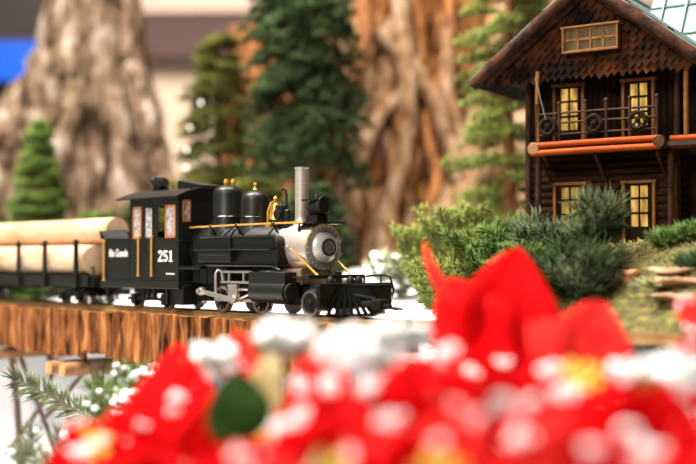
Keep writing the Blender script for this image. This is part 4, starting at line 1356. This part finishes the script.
def poinsettia(label, cx, cy, depth, bracts, leaves=(), center=True, ring=0, ring_len=.06, ring_w=.05, seed=1, tilt=(0, -1, .8), specks=20, snow=()):
    """bracts: (tip px, tip py, tip depth, width px, base (px,py,depth) or None, face, material)"""
    rng = random.Random(seed)
    c = at(cx, cy, depth)
    base = Vector((c.x, c.y + .01, 0)); base.z = surf_z(base)
    t = thing('poinsettia', label, 'poinsettia', base, 0, PG)
    MB().tube([base - Vector((0, 0, .004)), (base + c) / 2 + Vector((.006, .004, 0)), c - Vector((0, 0, .004))], [.0032, .003, .0028], 8).build('stem', 'leaf_green', t, base)
    pool = []
    for k, (tx, ty, td, wpx, b0, face, mm) in enumerate(bracts):
        p1 = at(tx, ty, td)
        p0 = at(*b0) if b0 else c
        o = bract_mb(p0, p1, wpx / F_PX * (td + depth) / 2, face, rng.uniform(.04, .10), .16, .10, k + seed, rng.uniform(.38, .46), .03).build('bract' if 'leaf' not in mm else 'leaf', mm, t, base, solid=.0006)
        if 'leaf' not in mm: pool += [v.co + base for v in o.data.vertices]
    tl = Vector(tilt).normalized()
    _, e1, e2 = frame(tl)
    for k in range(ring):
        a = 2 * PI * (k + rng.uniform(-.2, .2)) / ring
        l = ring_len * rng.uniform(.8, 1.15) * (1 if k % 2 else .75)
        d = (e1 * math.cos(a) + e2 * math.sin(a) + tl * rng.uniform(.05, .45)).normalized()
        p1 = c + d * l
        mm = rng.choice(('bract', 'bract', 'bract_soft'))
        o = bract_mb(c + d * .004, p1, ring_w * rng.uniform(.8, 1.15), tl + d * .2, rng.uniform(.05, .14), .18, .16, k * 1.3 + seed, rng.uniform(.4, .5), .04).build('bract', mm, t, base, solid=.0006)
        pool += [v.co + base for v in o.data.vertices]
    if center:
        mb = MB()
        for k in range(14):
            a, q = k * 2.4, .0042 * math.sqrt(k)
            mb.ball(c + e1 * math.cos(a) * q + e2 * math.sin(a) * q + tl * .006, .0036, 8)
        mb.build('flower_center', 'pollen', t, base)
    for sx, sy, sd, sr in snow:
        c_ = at(sx, sy, sd); q = sr / F_PX * sd
        mb = MB()
        for _ in range(16):
            mb.ball(c_ + Vector((rng.gauss(0, q * .55), rng.gauss(0, q * .3), rng.gauss(0, q * .4))), q * rng.uniform(.25, .5), 8)
        o = mb.build('snow_clump', 'flock', t, base); o['kind'] = 'stuff'; o['label'] = 'clump of white flock on the bracts'
    if specks:
        mb = MB()
        for k in range(specks * 2):
            p = Vector(rng.choice(pool)) - Vector((0, .002, -.001))
            for _ in range(rng.randint(2, 6)):
                mb.ball(p + Vector((rng.gauss(0, .003), rng.gauss(0, .002), rng.gauss(0, .002))), rng.uniform(.0009, .0024), 6)
        o = mb.build('snow_specks', 'flock', t, base); o['kind'] = 'stuff'; o['label'] = 'white snow specks on the bracts'
        mb = MB()
        for k in range(specks * 2):
            mb.ball(Vector(rng.choice(pool)) - Vector((0, .0015, -.0008)), .0009, 6)
        o = mb.build('glitter', 'glitter', t, base); o['kind'] = 'stuff'; o['label'] = 'tiny silver glitter beads'
    return t


FU = (0, -1, .55); FC = (0, -1, .1); FL = (-.5, -1, .4); FR = (.5, -1, .4)
R_, RS = 'bract', 'bract_soft'
poinsettia('red poinsettia at lower left with a yellow centre under the fir sprigs', 92, 452, .84, [
    (70, 420, .86, 34, None, FU, R_), (40, 476, .86, 44, None, FU, R_), (84, 500, .80, 50, None, FU, R_), (140, 424, .88, 40, None, FU, RS), (58, 448, .82, 36, None, FU, R_), (150, 490, .82, 60, None, FU, R_)],
    seed=2, specks=5, snow=((84, 449, .80, 8), (102, 440, .82, 6)))
poinsettia('red poinsettia at left rising to a sharp peak below the cab', 190, 500, .84, [
    (174, 341, .93, 112, (176, 500, .86), FL, R_), (108, 408, .86, 84, (180, 530, .82), FL, R_), (210, 396, .87, 60, (190, 500, .85), FC, R_), (128, 440, .80, 110, (170, 560, .78), FL, R_), (196, 440, .80, 70, (186, 540, .80), FC, R_),
    (234, 368, .84, 64, (246, 462, .80), FC, 'leaf_green')], center=False, seed=3, specks=3, snow=((178, 396, .84, 6), (172, 410, .84, 5)))
poinsettia('poinsettia with a tan leaf left of center, below the driving wheels', 286, 448, .76, [
    (234, 330, .93, 54, (262, 400, .90), FC, RS), (270, 346, .91, 40, (266, 425, .88), FC, 'leaf_tan'), (318, 334, .90, 64, (324, 452, .84), FC, RS), (296, 385, .82, 80, (330, 480, .78), FC, R_),
    (352, 392, .80, 74, (330, 460, .76), FU, R_), (405, 425, .76, 84, (320, 470, .74), FU, R_), (246, 480, .72, 50, None, FU, RS), (300, 500, .70, 70, None, FU, R_), (360, 480, .72, 80, None, FU, R_)], seed=4, specks=7,
    snow=((284, 434, .72, 15), (300, 412, .74, 7), (272, 456, .70, 9), (330, 384, .76, 9), (300, 388, .76, 6)))
poinsettia('tall red poinsettia with one upright pointed bract before the cottage', 482, 400, .92, [
    (521, 244, 1.02, 104, (488, 405, .95), FC, R_), (449, 274, 1.01, 84, (500, 400, .94), FC, R_), (419, 240, 1.03, 17, (480, 334, .97), (-1, -.5, .2), RS), (424, 362, .94, 46, None, FU, RS), (545, 362, .92, 66, None, FU, R_), (430, 415, .84, 70, None, FU, R_), (520, 440, .84, 80, None, FU, R_)], seed=5, center=False, specks=0,
    snow=((470, 372, .84, 6), (505, 362, .86, 5)))
poinsettia('red poinsettia at right with a yellow-green centre below the cottage', 580, 384, .78, [
    (606, 299, .92, 84, (570, 400, .86), FC, RS), (526, 322, .92, 66, (592, 376, .88), FC, RS), (506, 400, .76, 60, None, FU, R_), (652, 376, .80, 56, None, FU, RS), (660, 430, .74, 66, None, FU, R_), (610, 470, .70, 76, None, FU, R_), (530, 460, .72, 70, None, FU, R_)], seed=6, specks=6,
    snow=((548, 372, .76, 9), (562, 394, .74, 10), (618, 376, .76, 13)))
poinsettia('red poinsettia at the right edge, one bract above the rail', 724, 350, .90, [
    (675, 301, .96, 42, (724, 330, .93), FC, RS), (676, 342, .90, 34, None, FC, R_), (700, 420, .86, 60, None, FU, R_), (740, 300, .95, 60, None, FC, R_)], seed=7, specks=5, center=False)
for i, (lb, px, py, dp, rl, rw, sp, sn) in enumerate((
        ('snowy poinsettia in the bottom row below the locomotive pilot', 400, 430, .70, .048, .046, 2, ((368, 388, .70, 10), (424, 378, .72, 12), (386, 420, .66, 9), (392, 440, .66, 6), (448, 352, .76, 10))),
        ('snowy poinsettia in the bottom row at middle right, below the tall bract', 506, 444, .64, .046, .044, 2, ((470, 408, .64, 9), (500, 404, .64, 12), (530, 404, .64, 9), (520, 436, .60, 10), (544, 424, .62, 9))),
        ('snowy poinsettia at the bottom right corner', 652, 462, .60, .046, .042, 2, ((632, 444, .60, 15), (650, 452, .58, 10), (686, 414, .62, 7))),
        ('poinsettia at the bottom edge between the tan leaf and the pilot', 330, 480, .64, .044, .044, 2, ((352, 454, .62, 7),)),
        ('poinsettia at the bottom edge below the yellow-green centre', 580, 484, .60, .046, .044, 2, ((592, 448, .58, 6),)),
        ('poinsettia at the bottom edge below the dark green leaf', 236, 500, .68, .042, .038, 2, ((236, 454, .66, 6),)),
        ('poinsettia at the bottom edge below the upright bract', 440, 484, .60, .044, .044, 2, ((440, 442, .58, 6),)),
        ('poinsettia at the bottom edge at lower left, beside the sharp peak', 150, 506, .72, .044, .040, 2, ()))):
    poinsettia(lb, px, py, dp, [], center=i in (3, 6), ring=10, ring_len=rl, ring_w=rw, seed=30 + i, specks=sp, tilt=(RND.uniform(-.3, .3), -1, RND.uniform(.6, 1.0)), snow=sn)

# ------------------------------------------------------------------ camera, light, world
cam = bpy.data.cameras.new('camera')
cam.sensor_width = 36
cam.lens = F_PX / 696 * 36
cam.dof.use_dof = True
cam.dof.focus_distance = 1.55
cam.dof.aperture_fstop = 2.2
cam.clip_start = .01
co = bpy.data.objects.new('camera', cam)
col.objects.link(co)
co.location = (0, 0, CAM_Z); co.rotation_euler = (PI / 2 + PITCH, 0, 0)
scene.camera = co


def area(name, loc, aim, size, power, color=(1, 1, 1), size_y=None):
    l = bpy.data.lights.new(name, 'AREA')
    l.size = size; l.energy = power; l.color = color
    if size_y: l.shape = 'RECTANGLE'; l.size_y = size_y
    o = bpy.data.objects.new(name, l); col.objects.link(o)
    o.location = loc
    o.rotation_euler = (Vector(aim) - Vector(loc)).to_track_quat('-Z', 'Y').to_euler()
    return o


area('skylight', (-1.3, 1.6, 3.2), (.1, 1.8, .3), 1.3, 350, (1.0, .95, .88), 1.3)
area('front_key', (-1.8, -1.2, 2.2), (0, 1.5, .3), 1.0, 120, (1.0, .92, .82))  # added warm key from front left, no window there
area('backdrop_fill', (.15, 1.7, 3.4), (.25, 3.2, .6), .9, 150, (1.0, .90, .78))  # added lamp that brightens the root mass and the trees behind
area('back_wall_fill', (-.8, 4.4, 2.9), (-1.0, 7.0, 1.2), 1.0, 125, (1.0, .90, .80))  # added lamp aimed at the cream back wall to lift it
w = bpy.data.worlds.new('World'); scene.world = w; w.use_nodes = True
bg = w.node_tree.nodes['Background']
bg.inputs['Color'].default_value = (1.0, .93, .85, 1)
bg.inputs['Strength'].default_value = .16
vs = scene.view_settings
vs.view_transform = 'Standard'; vs.look = 'None'; vs.exposure = 0.0; vs.gamma = 1.0; vs.use_curve_mapping = False
